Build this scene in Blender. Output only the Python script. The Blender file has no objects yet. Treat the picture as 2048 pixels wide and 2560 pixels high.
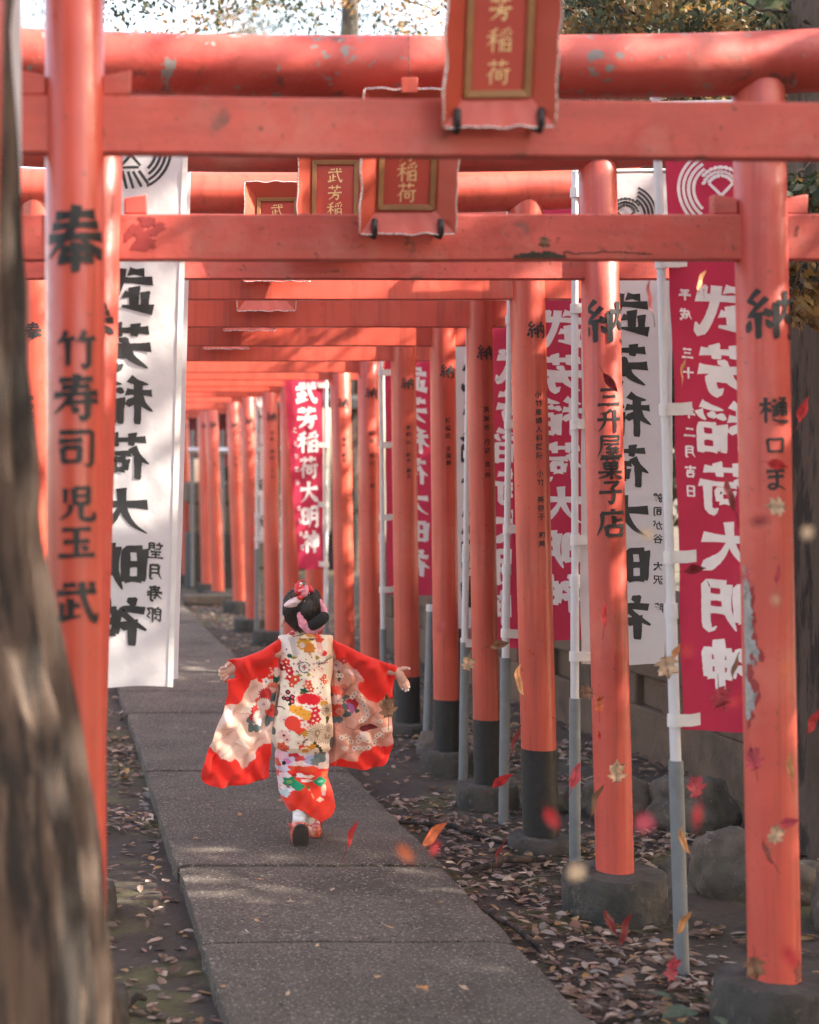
import bpy, bmesh, math, random
import numpy as np
from mathutils import Vector, Matrix, noise as mnoise

S = bpy.context.scene
COL = S.collection
R = math.radians
random.seed(7); np.random.seed(7)

# ------------------------------------------------------------------ camera, sky, sun, exposure
F, XV, YH, HC = 4200.0, 119.0, 1168.0, 1.45          # lens in photo pixels, path's vanishing point, eye height
cd = bpy.data.cameras.new('camera'); cam = bpy.data.objects.new('camera', cd); COL.objects.link(cam)
cam.location = (0, 0, HC); cam.rotation_euler = (R(90), 0, 0)
cd.sensor_fit = 'HORIZONTAL'; cd.sensor_width = 24.0; cd.lens = 24.0 * F / 2048
cd.shift_x = (1024 - XV) / 2048; cd.shift_y = -(1280 - YH) / 2048
cd.dof.use_dof = True; cd.dof.focus_distance = 6.15; cd.dof.aperture_fstop = 2.2
cd.clip_start = 0.05; cd.clip_end = 500
S.camera = cam
SUN = Vector((0.76, -0.24, 0.55)).normalized()
W = bpy.data.worlds.new("World"); S.world = W; W.use_nodes = True
nt = W.node_tree; sk = nt.nodes.new('ShaderNodeTexSky'); sk.sky_type = 'NISHITA'; sk.sun_disc = False
sk.sun_elevation = math.asin(SUN.z); sk.sun_rotation = math.atan2(SUN.x, SUN.y)
sk.air_density = 1.0; sk.dust_density = 2.5; sk.ozone_density = 1.0
wm = nt.nodes.new('ShaderNodeMix'); wm.data_type = 'RGBA'; wm.blend_type = 'MULTIPLY'; wm.inputs['Factor'].default_value = 1; wm.inputs[7].default_value = (1.20, 1.0, .82, 1)
nt.links.new(sk.outputs[0], wm.inputs[6]); nt.links.new(wm.outputs[2], nt.nodes['Background'].inputs[0]); nt.nodes['Background'].inputs[1].default_value = 0.15
ld = bpy.data.lights.new('sun', 'SUN'); sun = bpy.data.objects.new('sun', ld); COL.objects.link(sun)
ld.energy = 3.8; ld.angle = R(0.6); ld.color = (1, .92, .80)
sun.rotation_euler = SUN.to_track_quat('Z', 'Y').to_euler(); sun.location = (6, -3, 9)
S.view_settings.view_transform = 'Standard'; S.view_settings.look = 'None'
S.view_settings.exposure = 2.5; S.view_settings.gamma = 1.0; S.view_settings.use_curve_mapping = False
S.cycles.use_denoising = True; S.cycles.denoising_prefilter = 'NONE'
S.cycles.max_bounces = 8; S.cycles.diffuse_bounces = 4; S.cycles.transmission_bounces = 4

def P(px, py, Y): return Vector(((px - XV) * Y / F, Y, HC - (py - YH) * Y / F))

# ------------------------------------------------------------------ materials
def _lin(c): return tuple(((v/255)/12.92 if v/255 <= .04045 else ((v/255+.055)/1.055)**2.4) for v in c)
MATS = {}
def pmat(name, base, rough=.5, var=.12, scale=6., bump=.15, bscale=80., spec=.5, stretch=(1, 1, 1), spots=(), attr=None, trans=0., metal=0., coat=0., sheen=0., streak=None, orand=0.):
    """principled material: base colour varied by noise, optional spots (colour, scale, threshold, softness), fine bump"""
    m = bpy.data.materials.new(name); m.use_nodes = True; t = m.node_tree; N, L = t.nodes, t.links
    b = N['Principled BSDF']; out = N['Material Output']
    tc = N.new('ShaderNodeTexCoord'); mp = N.new('ShaderNodeMapping'); mp.inputs['Scale'].default_value = stretch
    L.new(tc.outputs['Object'], mp.inputs[0])
    def nz(sc, det=4, rg=.6):
        n = N.new('ShaderNodeTexNoise'); n.inputs['Scale'].default_value = sc; n.inputs['Detail'].default_value = det
        n.inputs['Roughness'].default_value = rg; L.new(mp.outputs[0], n.inputs['Vector']); return n
    def mix(fac, a, bb, mode='MIX'):
        x = N.new('ShaderNodeMix'); x.data_type = 'RGBA'; x.blend_type = mode
        for sock, v in ((x.inputs['Factor'], fac), (x.inputs[6], a), (x.inputs[7], bb)):
            if hasattr(v, 'is_linked') or isinstance(v, bpy.types.NodeSocket): L.new(v, sock)
            elif isinstance(v, (int, float)): sock.default_value = v
            else: sock.default_value = (*v[:3], 1)
        return x.outputs[2]
    if attr:
        a = N.new('ShaderNodeAttribute'); a.attribute_name = attr; col = a.outputs['Color']
    else:
        rgb = N.new('ShaderNodeRGB'); rgb.outputs[0].default_value = (*base, 1); col = rgb.outputs[0]
    if var:
        n = nz(scale, 5); mr = N.new('ShaderNodeMapRange'); mr.inputs[1].default_value = .3; mr.inputs[2].default_value = .7
        mr.inputs[3].default_value = 1 - var; mr.inputs[4].default_value = 1 + var * .6
        L.new(n.outputs[0], mr.inputs[0]); cb = N.new('ShaderNodeCombineColor')
        for i in range(3): L.new(mr.outputs[0], cb.inputs[i])
        col = mix(1.0, col, cb.outputs[0], 'MULTIPLY')
    for (sc_, ssc, thr, soft, amt) in spots:
        n = nz(ssc, 6, .65); mr = N.new('ShaderNodeMapRange'); mr.inputs[1].default_value = thr; mr.inputs[2].default_value = thr + soft
        mr.inputs[3].default_value = 0; mr.inputs[4].default_value = amt; L.new(n.outputs[0], mr.inputs[0])
        col = mix(mr.outputs[0], col, sc_)
    if streak:
        m2 = N.new('ShaderNodeMapping'); m2.inputs['Scale'].default_value = streak[1]; L.new(tc.outputs['Object'], m2.inputs[0])
        n = N.new('ShaderNodeTexNoise'); n.inputs['Scale'].default_value = streak[2]; n.inputs['Detail'].default_value = 5; n.inputs['Roughness'].default_value = .65; L.new(m2.outputs[0], n.inputs['Vector'])
        mr = N.new('ShaderNodeMapRange'); mr.inputs[1].default_value = .5; mr.inputs[2].default_value = .72; mr.inputs[4].default_value = streak[3]; L.new(n.outputs[0], mr.inputs[0]); col = mix(mr.outputs[0], col, streak[0])
    if orand:
        oi = N.new('ShaderNodeObjectInfo'); mr = N.new('ShaderNodeMapRange'); mr.inputs[3].default_value = 1 - orand; mr.inputs[4].default_value = 1 + orand; L.new(oi.outputs['Random'], mr.inputs[0])
        cb = N.new('ShaderNodeCombineColor')
        for i in range(3): L.new(mr.outputs[0], cb.inputs[i])
        col = mix(1.0, col, cb.outputs[0], 'MULTIPLY')
    L.new(col, b.inputs['Base Color'])
    b.inputs['Roughness'].default_value = rough; b.inputs['Specular IOR Level'].default_value = spec
    b.inputs['Metallic'].default_value = metal; b.inputs['Coat Weight'].default_value = coat
    if sheen: b.inputs['Sheen Weight'].default_value = sheen
    if bump:
        n = nz(bscale, 6, .6); bp = N.new('ShaderNodeBump'); bp.inputs['Strength'].default_value = bump; bp.inputs['Distance'].default_value = .01
        L.new(n.outputs[0], bp.inputs['Height']); L.new(bp.outputs[0], b.inputs['Normal'])
        r2 = N.new('ShaderNodeMapRange'); r2.inputs[1].default_value = .3; r2.inputs[2].default_value = .7
        r2.inputs[3].default_value = max(0, rough - .1); r2.inputs[4].default_value = min(1, rough + .12)
        L.new(n.outputs[0], r2.inputs[0]); L.new(r2.outputs[0], b.inputs['Roughness'])
    if trans:
        tr = N.new('ShaderNodeBsdfTranslucent'); L.new(col, tr.inputs['Color']); ms = N.new('ShaderNodeMixShader')
        ms.inputs[0].default_value = trans; L.new(b.outputs[0], ms.inputs[1]); L.new(tr.outputs[0], ms.inputs[2]); L.new(ms.outputs[0], out.inputs[0])
    MATS[name] = m
    return m
VERM = (.55, .083, .050)
GREYDUST = (.30, .24, .20)
STK = ((.25, .042, .028), (14, 14, .5), 2.2, .7)
m_paint = pmat('vermilion_paint', VERM, .36, .12, 3, .05, 30, coat=.12, streak=STK, orand=.09, spots=[((.58, .20, .14), 2.5, .55, .14, .3), ((.14, .05, .035), 38, .66, .03, .6)])
m_paint_old = pmat('weathered_vermilion', (.53, .083, .060), .5, .18, 5, .15, 45,
                   spots=[((.40, .035, .022), 6, .52, .08, .6), ((.62, .26, .20), 3.0, .52, .14, .5), ((.07, .035, .025), 30, .64, .03, .85), ((.10, .06, .045), 9, .64, .06, .75), ((.22, .05, .03), 60, .62, .04, .6)], streak=((.24, .05, .035), (.6, 8, 8), 3, .35), orand=.06)
m_beam_peel = pmat('peeling_round_beam', (.50, .072, .050), .48, .18, 4, .15, 40,
                   spots=[((.34, .028, .016), 5, .50, .10, .65), ((.08, .045, .035), 11, .60, .05, .7), ((.20, .19, .17), 19, .595, .012, .95), ((.50, .20, .15), 3.5, .54, .12, .35)])
m_paint_scuff = pmat('scuffed_vermilion', (.55, .082, .056), .42, .14, 4, .08, 40,
                     spots=[((.25, .06, .04), 20, .66, .03, .6), ((.60, .20, .14), 3, .54, .14, .4), ((.10, .06, .05), 45, .66, .02, .6)], streak=STK, orand=.05)
m_collar = pmat('black_base_band', (.008, .008, .009), .6, .3, 12, .1, 50, spots=[((.05, .042, .035), 10, .58, .15, .6)])
m_conc = pmat('weathered_concrete', (.062, .055, .048), 1., .4, 9, 1.0, 45, spots=[((.022, .024, .022), 5, .47, .12, .8), ((.15, .12, .09), 26, .58, .08, .6), ((.04, .045, .025), 8, .56, .08, .6)])
m_ink = pmat('black_ink', (.011, .011, .012), .5, .25, 40, 0)
m_red_cloth = pmat('red_banner_cloth', (.56, .038, .092), .8, .10, 5, .25, 14, spec=.2, trans=.42)
m_white_cloth = pmat('white_banner_cloth', (.69, .655, .645), .8, .08, 4, .35, 12, spec=.2, trans=.40)
m_white_print = pmat('white_print', (.86, .83, .83), .8, .06, 20, .05, 200, spec=.2, trans=.12)
m_pole = pmat('white_enamel_pole', (.58, .57, .58), .3, .08, 8, 0)
m_pipe = pmat('grey_plastic_pipe', (.165, .18, .19), .45, .2, 10, .05, 60, spots=[((.10, .075, .055), 7, .56, .15, .6)])
m_tape = pmat('white_tape', (.66, .62, .59), .6, .1, 20, .05, 100)
m_brass = pmat('bronze_trim', (.30, .145, .055), .42, .25, 15, .08, 60, metal=.25)
m_gold = pmat('gold_lettering', (.85, .58, .26), .42, .15, 30, 0)
m_plaque = pmat('plaque_red_lacquer', (.47, .05, .03), .42, .1, 6, .03, 60)
m_plaque_lip = pmat('plaque_flared_board', (.50, .075, .042), .42, .12, 6, .03, 60)
m_silver = pmat('silver_edging', (.80, .78, .76), .28, .1, 30, .1, 60, metal=.7)
m_iron = pmat('black_iron', (.02, .02, .022), .5, .2, 20, .1, 60)
m_path = pmat('worn_concrete_slab', (.108, .086, .069), .92, .35, 3.5, .9, 110, spots=[((.060, .048, .038), 2.0, .46, .16, .85), ((.10, .095, .05), 1.3, .58, .1, .4), ((.06, .052, .045), 18, .54, .12, .55), ((.34, .285, .235), 95, .57, .05, .95), ((.018, .015, .013), 75, .57, .05, .95)])
m_soil = pmat('dark_soil', (.048, .034, .025), .95, .35, 4, .9, 40, spots=[((.085, .078, .026), 1.7, .50, .09, .85), ((.020, .015, .012), 11, .55, .12, .8), ((.12, .09, .07), 60, .66, .05, .6)])
m_litter = pmat('fallen_leaf', (1, 1, 1), .75, .2, 60, 0, attr='Col', trans=.15)
m_leafair = pmat('falling_leaf', (1, 1, 1), .55, .25, 45, .2, 120, attr='Col', trans=.3)
m_bark = pmat('cedar_bark', (.078, .051, .036), .95, .35, 5, .9, 24, stretch=(3.4, 3.4, .26), spots=[((.012, .009, .007), 4.2, .46, .07, .95), ((.15, .105, .075), 9, .56, .08, .55)])
m_bark_dark = pmat('dark_bark', (.11, .074, .054), .95, .35, 5, .9, 24, stretch=(3.2, 3.2, .45), spots=[((.022, .016, .013), 5, .50, .10, .9)])
m_fol = pmat('conifer_foliage', (1, 1, 1), .6, .3, 3, 0, attr='Col', trans=.42)
m_stone = pmat('grey_field_stone', (.105, .084, .065), .9, .4, 5, .9, 22, spots=[((.05, .042, .034), 6, .48, .12, .8), ((.20, .18, .15), 30, .6, .05, .6), ((.05, .055, .03), 3.5, .55, .1, .6)])
m_wallc = pmat('brown_block_wall', (.13, .088, .06), .95, .3, 3, .5, 50, spots=[((.05, .04, .03), 4, .52, .15, .7)])
m_wood_dark = pmat('dark_timber', (.03, .022, .018), .7, .3, 8, .2, 40)
m_steel = pmat('steel_rail', (.70, .70, .72), .3, .1, 8, 0, metal=.6)
m_roof = pmat('dark_roof', (.045, .045, .047), .6, .3, 5, .2, 30)
m_curtain = pmat('red_curtain', (.50, .025, .04), .8, .1, 6, 0, trans=.2)
m_skin = pmat('skin', (.62, .36, .27), .5, .08, 20, 0); m_skin.node_tree.nodes['Principled BSDF'].inputs['Subsurface Weight'].default_value = .08
m_skin.node_tree.nodes['Principled BSDF'].inputs['Subsurface Radius'].default_value = (.01, .004, .002)
m_hair = pmat('black_hair', (.016, .012, .011), .42, .5, 30, .45, 60, stretch=(5, 5, .8))
m_cotton = pmat('white_cotton', (.80, .79, .80), .9, .06, 20, .15, 150)
m_print = pmat('printed_silk', (1, 1, 1), .72, .05, 12, .1, 260, spec=.25, attr='Col', sheen=.15)
m_velvet = pmat('black_velvet', (.010, .011, .011), .95, .2, 40, .1, 200)
m_pinkrib = pmat('pink_crepe_ribbon', (.78, .30, .38), .8, .3, 60, .3, 90)
m_whiterib = pmat('pale_pink_petal', (.85, .66, .66), .6, .15, 30, .15, 60)
m_redorn = pmat('red_ornament', (.68, .03, .035), .4, .15, 30, .1, 60)
m_lacq = pmat('red_lacquer_sandal', (.55, .09, .055), .28, .2, 18, .03, 60, coat=.5, spots=[((.75, .42, .30), 14, .58, .06, .7)])
m_sole = pmat('dark_rubber_sole', (.045, .036, .032), .85, .2, 20, .2, 120)

# ------------------------------------------------------------------ mesh builder
class MB:
    def __init__(s): s.v, s.f, s.m, s.c = [], [], [], None
    def add(s, vs, fs, m=0):
        o = len(s.v); s.v.extend([tuple(p) for p in vs]); s.f.extend([tuple(i + o for i in q) for q in fs]); s.m.extend([m] * len(fs))
    def rings(s, rings, m=0, cap=(True, True), closed=True):
        n = len(rings[0]); vs = [p for r in rings for p in r]; fs = []
        for i in range(len(rings) - 1):
            for j in range(n if closed else n - 1):
                k = (j + 1) % n; fs.append((i*n + j, i*n + k, (i+1)*n + k, (i+1)*n + j))
        if cap[0]: fs.append(tuple(range(n))[::-1])
        if cap[1]: fs.append(tuple(range((len(rings)-1)*n, len(rings)*n)))
        s.add(vs, fs, m)
    def tube(s, pts, rad, seg=16, m=0, cap=True):
        pts = [Vector(p) for p in pts]; rad = rad if hasattr(rad, '__len__') else [rad] * len(pts)
        rs = []; up = None
        for i, p in enumerate(pts):
            d = (pts[min(i+1, len(pts)-1)] - pts[max(i-1, 0)]).normalized()
            if up is None: up = Vector((0, 0, 1)) if abs(d.z) < .9 else Vector((0, 1, 0))
            a = up.cross(d).normalized(); b = d.cross(a).normalized(); up = b if abs(d.z) < .9 else up
            rs.append([p + (a*math.cos(t) + b*math.sin(t)) * rad[i] for t in [2*math.pi*k/seg for k in range(seg)]])
        s.rings(rs, m, (cap, cap))
    def box(s, c, d, m=0, rot=None):
        x, y, z = [k/2 for k in d]; vs = [Vector(p) for p in ((-x,-y,-z),(x,-y,-z),(x,y,-z),(-x,y,-z),(-x,-y,z),(x,-y,z),(x,y,z),(-x,y,z))]
        if rot is not None: vs = [rot @ p for p in vs]
        s.add([p + Vector(c) for p in vs], [(3,2,1,0),(4,5,6,7),(0,1,5,4),(1,2,6,5),(2,3,7,6),(3,0,4,7)], m)
    def ball(s, c, r, m=0, seg=14, rg=9, rot=None):
        r = r if hasattr(r, '__len__') else (r, r, r); vs, fs = [], []
        for i in range(rg + 1):
            th = math.pi * (i + .02 if i == 0 else i - .02 if i == rg else i) / rg
            for j in range(seg):
                p = Vector((r[0]*math.sin(th)*math.cos(2*math.pi*j/seg), r[1]*math.sin(th)*math.sin(2*math.pi*j/seg), r[2]*math.cos(th)))
                vs.append((rot @ p if rot is not None else p) + Vector(c))
        for i in range(rg):
            for j in range(seg):
                k = (j+1) % seg; fs.append((i*seg+j, (i+1)*seg+j, (i+1)*seg+k, i*seg+k))
        fs.append(tuple(range(seg))); fs.append(tuple(range(rg*seg, rg*seg+seg))[::-1]); s.add(vs, fs, m)
    def chain(s, pts, rad, m=0, seg=12):
        pts = [Vector(p) for p in pts]
        for i, p in enumerate(pts):
            s.ball(p, rad[i], m, seg, 8)
            if i: s.tube([pts[i-1], p], [rad[i-1], rad[i]], seg, m)
    def build(s, name, mats, parent=None, smooth=40, bevel=0, colors=None):
        me = bpy.data.meshes.new(name); org = root_of(parent).location if parent else Vector((0, 0, 0))
        v = np.array(s.v, dtype=float).reshape(-1, 3) - np.array(org)
        me.from_pydata(v.tolist(), [], s.f)
        mats = mats if isinstance(mats, (list, tuple)) else [mats]
        for m in mats: me.materials.append(m)
        me.polygons.foreach_set('material_index', s.m)
        if smooth:
            me.polygons.foreach_set('use_smooth', [True] * len(s.f))
            if smooth < 180: me.set_sharp_from_angle(angle=R(smooth))
        if colors is not None:
            a = me.color_attributes.new('Col', 'FLOAT_COLOR', 'POINT'); c = np.ones((len(s.v), 4)); c[:, :3] = colors
            a.data.foreach_set('color', c.ravel())
        me.update()
        o = bpy.data.objects.new(name, me); COL.objects.link(o)
        if parent: o.parent = parent
        if bevel:
            b = o.modifiers.new('bevel', 'BEVEL'); b.width = bevel; b.segments = 2; b.limit_method = 'ANGLE'; b.angle_limit = R(50)
        return o
def root_of(o):
    while o.parent: o = o.parent
    return o
def empty(name, loc):
    o = bpy.data.objects.new(name, None); COL.objects.link(o); o.location = loc; o.empty_display_size = .1; return o
def tag(o, label=None, cat=None, group=None, kind=None):
    for k, v in (('label', label), ('category', cat), ('group', group), ('kind', kind)):
        if v: o[k] = v
    return o
def quads(name, V, C, mat, parent=None, per=4):
    """mesh of separate polygons with per vertices each; V (n*per,3), C (n,3)"""
    n = len(V)//per; org = np.array(root_of(parent).location) if parent else np.zeros(3)
    me = bpy.data.meshes.new(name); me.vertices.add(len(V)); me.vertices.foreach_set('co', (V - org).astype(np.float32).ravel())
    me.loops.add(len(V)); me.loops.foreach_set('vertex_index', np.arange(len(V), dtype=np.int32))
    me.polygons.add(n); me.polygons.foreach_set('loop_start', np.arange(0, len(V), per, dtype=np.int32))
    me.update(calc_edges=True); me.materials.append(mat)
    a = me.color_attributes.new('Col', 'FLOAT_COLOR', 'POINT'); c = np.ones((len(V), 4)); c[:, :3] = np.repeat(C, per, axis=0)
    a.data.foreach_set('color', c.ravel()); me.validate()
    o = bpy.data.objects.new(name, me); COL.objects.link(o)
    if parent: o.parent = parent
    return o

# ------------------------------------------------------------------ brush lettering: every glyph is a list of tapering strokes on a 100 x 100 square
G = {
'武': "h 22,17 48,14;h 8,34 92,28;v 38,44 38,80;h 38,61 56,58;v 20,54 20,86;t 6,90 58,81;K 60,8 64,40 74,70 88,92 94,74;d 75,8 86,19",
'芳': "h 12,22 88,19;v 34,8 36,33;v 66,6 62,33;d 48,35 55,46;h 8,55 92,51;k 40,68 74,65 70,88 62,95 53,86;p 48,53 40,74 12,96",
'稲': "p 42,7 28,16 10,20;h 4,37 47,33;v 27,16 27,97;p 26,40 18,58 2,73;d 30,44 45,60;p 90,6 74,13 54,18;d 55,24 60,35;d 70,20 74,32;p 94,18 90,28 82,36;v 55,44 55,95;v 66,46 66,92;c 66,46 92,44 92,95;h 66,67 91,66;h 66,89 91,88",
'荷': "h 12,20 88,17;v 34,6 36,31;v 66,5 62,31;p 34,34 24,52 6,68;v 24,52 24,97;h 36,46 96,42;v 44,57 45,78;c 44,57 66,56 64,76;h 46,76 64,75;k 83,44 83,88 76,96 67,88",
'大': "h 6,39 94,33;p 50,5 46,45 30,76 6,95;n 51,40 64,66 97,93",
'明': "v 12,18 13,80;c 12,18 40,16 40,80;h 14,47 38,46;h 14,76 39,75;p 57,11 57,55 44,95;k 57,11 90,9 90,86 83,96 74,87;h 58,35 88,34;h 57,58 88,57",
'神': "d 20,5 33,16;P 6,30 44,26 26,50 3,68;v 26,47 26,97;d 30,50 44,63;v 52,26 54,72;c 52,26 92,24 90,72;h 54,47 90,46;h 54,69 90,68;v 72,3 72,99",
'奉': "h 22,18 78,15;h 16,33 84,30;h 4,50 96,46;p 52,3 42,42 6,80;n 56,47 70,62 99,77;h 30,67 70,65;h 26,81 74,79;v 50,56 50,99",
'納': "z 28,5 11,24 27,36;z 40,20 10,54 46,47;d 36,40 46,55;v 26,52 26,96;d 13,62 6,84;d 38,60 47,76;v 55,30 55,96;k 55,30 93,27 93,86 87,96 78,87;p 74,7 73,42 58,70;d 74,48 86,67",
'竹': "p 28,6 20,22 4,38;h 16,28 48,24;v 32,28 32,93;p 72,5 64,20 52,34;h 62,28 98,23;k 81,26 81,88 72,97 61,86",
'寿': "h 16,16 84,13;h 22,31 78,28;h 4,47 96,42;p 52,3 42,48 4,87;h 34,63 96,58;k 73,48 73,88 64,97 55,88;d 42,70 54,84",
'司': "k 12,14 88,11 86,86 77,96 65,86;h 10,35 64,31;v 20,50 22,86;c 20,50 58,48 56,84;h 22,83 56,81",
'児': "v 22,10 22,50;v 44,10 45,52;c 44,10 82,8 81,52;h 46,30 80,29;h 46,50 80,49;p 36,53 32,76 6,96;K 62,52 62,84 70,93 95,92 96,72",
'玉': "h 14,18 86,15;h 18,50 82,47;h 4,87 96,83;v 50,18 50,85;d 63,58 77,72",
'三': "h 16,20 84,15;h 24,50 76,46;h 4,85 96,80",
'升': "p 58,4 40,16 14,22;h 4,46 96,41;p 32,18 30,60 6,96;v 70,5 70,99",
'屋': "c 16,12 86,10 84,28;h 18,29 84,27;p 18,12 16,60 2,96;h 26,44 86,41;p 54,44 46,52 34,60;h 32,62 74,58;d 66,52 82,65;h 32,77 82,74;v 56,60 56,91;h 16,94 98,90",
'菓': "h 12,16 88,13;v 34,3 36,25;v 66,2 62,25;v 26,32 28,57;c 26,32 75,31 73,57;h 28,44 73,43;h 28,57 73,56;h 4,71 96,67;v 50,31 50,99;p 48,70 32,84 4,95;n 52,70 68,84 97,94",
'子': "c 22,14 80,11 52,35;K 52,34 59,60 55,90 46,98 35,87;h 4,55 96,49",
'店': "d 47,2 57,13;h 16,18 94,14;p 20,18 18,58 2,95;v 55,25 55,60;h 55,42 86,38;v 32,61 34,94;c 32,61 86,59 82,92;h 34,92 83,91",
'樋': "h 2,30 39,26;v 21,5 21,97;p 20,34 14,50 2,66;d 24,42 37,57;c 62,8 90,6 74,20;v 58,26 56,72;k 58,26 91,24 91,66 84,73;h 58,40 89,39;h 57,54 89,53;v 74,20 74,72;d 43,10 51,22;c 38,38 50,37 45,76;n 40,82 60,90 99,92",
'口': "v 16,24 21,84;c 16,24 85,21 80,84;h 21,81 81,79",
'ま': "h 18,24 82,20;h 22,45 78,41;P 52,4 53,50 52,78 40,90 24,83 34,71 54,76 84,93",
'平': "h 16,18 84,14;d 28,28 37,44;p 74,25 68,36 61,45;h 4,57 96,52;v 50,18 50,99",
'成': "p 24,28 22,60 4,96;h 24,28 94,23;k 24,50 45,48 43,78 33,73;K 56,5 62,46 74,74 90,93 95,76;p 84,44 70,70 48,92;d 73,4 85,15",
'十': "h 6,47 94,42;v 50,5 50,97",
'年': "p 36,3 26,20 8,37;h 26,20 84,16;h 26,42 80,38;v 28,42 28,66;h 4,68 96,63;v 56,18 56,99",
'二': "h 20,27 80,22;h 4,81 96,76",
'月': "p 28,10 28,60 8,96;k 28,10 80,8 80,86 71,96 60,87;h 29,34 78,33;h 28,57 78,56",
'吉': "h 6,22 94,17;v 50,3 50,46;h 20,47 80,44;v 25,62 28,94;c 25,62 78,60 75,94;h 28,92 75,91",
'日': "v 24,12 25,92;c 24,12 78,10 77,94;h 26,51 76,49;h 26,90 76,88",
'望': "d 24,2 32,13;h 6,20 48,17;v 21,20 23,43;h 23,43 49,41;p 60,7 60,34 52,51;k 60,7 90,5 90,43 81,51;h 61,21 88,20;h 60,34 88,33;h 18,60 82,57;h 24,77 76,74;h 4,96 96,92;v 50,59 50,94",
'郎': "d 22,3 30,12;c 10,18 43,16 43,50;h 12,34 41,33;h 12,50 42,49;v 10,18 10,87;t 8,89 36,76;d 30,58 46,77;z 58,12 91,10 75,36;z 75,36 92,56 76,73;v 58,10 58,98",
}
def _crest():
    st = []
    for k, r in enumerate((49, 43, 37, 31)):
        for sgn in (-1, 1):
            a0, a1 = (205 - k*4, 100 + k*9)
            pts = []
            for i in range(13):
                a = R(a0 + 55 + (a1 - a0 - 55)*i/12); a = R(245 - 6*k - i*(130 - k*9)/12)
                pts.append("%.1f,%.1f" % (50 + sgn*r*math.cos(a), 50 - r*math.sin(a)))
            st.append("a " + " ".join(pts))
    for rr, a_s in ((20, range(95, 165, 13)), (15, range(100, 160, 15)), (25, range(92, 150, 12))):
        for a in a_s:
            for sgn in (-1, 1):
                x, y = 50 + sgn*rr*math.cos(R(a)), 42 - rr*math.sin(R(a)) + 6
                st.append("g %.1f,%.1f %.1f,%.1f" % (x - 2.5*sgn, y + 1.5, x + 2.5*sgn, y - 1.5))
    st += ["a 36,42 62,70", "a 64,42 38,70", "a 40,76 28,92", "a 47,77 36,96", "a 53,77 46,98", "a 60,76 54,98", "a 40,72 60,72"]
    return ";".join(st)
G['@'] = _crest()
_PROF = {'h': [(0, 1.15), (.12, 1.0), (.5, .72), (.85, .95), (1, 1.2)], 'v': [(0, 1.15), (.1, 1.25), (.5, .95), (.9, .95), (1, .75)],
         'c': [(0, 1.0), (.3, .8), (.5, 1.05), (1, .95)], 'z': [(0, 1.1), (.5, .7), (.6, 1.0), (1, .6)],
         'p': [(0, 1.25), (.35, .95), (.7, .65), (1, .12)], 'P': [(0, 1.1), (.4, .85), (.8, .7), (1, .3)],
         'n': [(0, .4), (.4, .85), (.75, 1.5), (1, .15)], 'd': [(0, .35), (.6, 1.4), (1, .8)], 't': [(0, 1.3), (1, .3)],
         'k': [(0, 1.1), (.4, .95), (.85, 1.0), (1, .15)], 'K': [(0, 1.1), (.4, .9), (.85, 1.05), (1, .15)],
         'a': [(0, .32), (.5, .34), (1, .3)], 'g': [(0, .2), (.5, .42), (1, .15)]}
_gc = {}
def glyph(ch, w=11.5):
    """strokes -> (verts in -.5..+.5 with a tiny lift per stroke, faces)"""
    if (ch, w) in _gc: return _gc[(ch, w)]
    V, Fc = [], []; rng = random.Random(ord(ch))
    for si, st in enumerate(G[ch].split(';')):
        ty, *pp = st.split(); pts = [Vector((float(a.split(',')[0]), float(a.split(',')[1]))) for a in pp]
        sm = ty in 'pPnKa' and len(pts) > 2; n = 9 if ty in 'hvtdg' else 18
        lens = [0]
        for i in range(1, len(pts)): lens.append(lens[-1] + (pts[i]-pts[i-1]).length)
        cs = []
        for k in range(n + 1):
            s_ = lens[-1]*k/n; i = max(1, next((j for j in range(1, len(pts)) if lens[j] >= s_ - 1e-6), len(pts)-1))
            t = (s_ - lens[i-1]) / max(1e-6, lens[i] - lens[i-1])
            if sm:
                p0, p1, p2, p3 = pts[max(0, i-2)], pts[i-1], pts[i], pts[min(len(pts)-1, i+1)]
                cs.append(.5*((2*p1) + (p2-p0)*t + (2*p0-5*p1+4*p2-p3)*t*t + (3*p1-p0-3*p2+p3)*t**3))
            else: cs.append(pts[i-1].lerp(pts[i], t))
        o = len(V); wb = w*(rng.uniform(.9, 1.1)) * (.82 if len(G[ch].split(';')) > 9 and ch != '@' else 1)
        for k, c in enumerate(cs):
            d = (cs[min(n, k+1)] - cs[max(0, k-1)]); d = d.normalized() if d.length > 1e-6 else Vector((1, 0))
            nr = Vector((-d.y, d.x)); t = k/n; pr = _PROF[ty]
            wd = np.interp(t, [a for a, _ in pr], [b for _, b in pr]) * wb * .5 * rng.uniform(.95, 1.05)
            sl = .35*wd if ty in 'hvc' and k in (0, n) else 0
            z = si*.0016 + t*.001
            a, b = c + nr*wd + d*sl*(1 if k == n else -1)*.5, c - nr*wd - d*sl*(1 if k == n else -1)*.5
            V.append(((a.x-50)/100, (50-a.y)/100, z)); V.append(((b.x-50)/100, (50-b.y)/100, z))
            if k: Fc.append((o+2*k-2, o+2*k-1, o+2*k+1, o+2*k))
    _gc[(ch, w)] = (V, Fc); return V, Fc
_fc = {}
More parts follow.
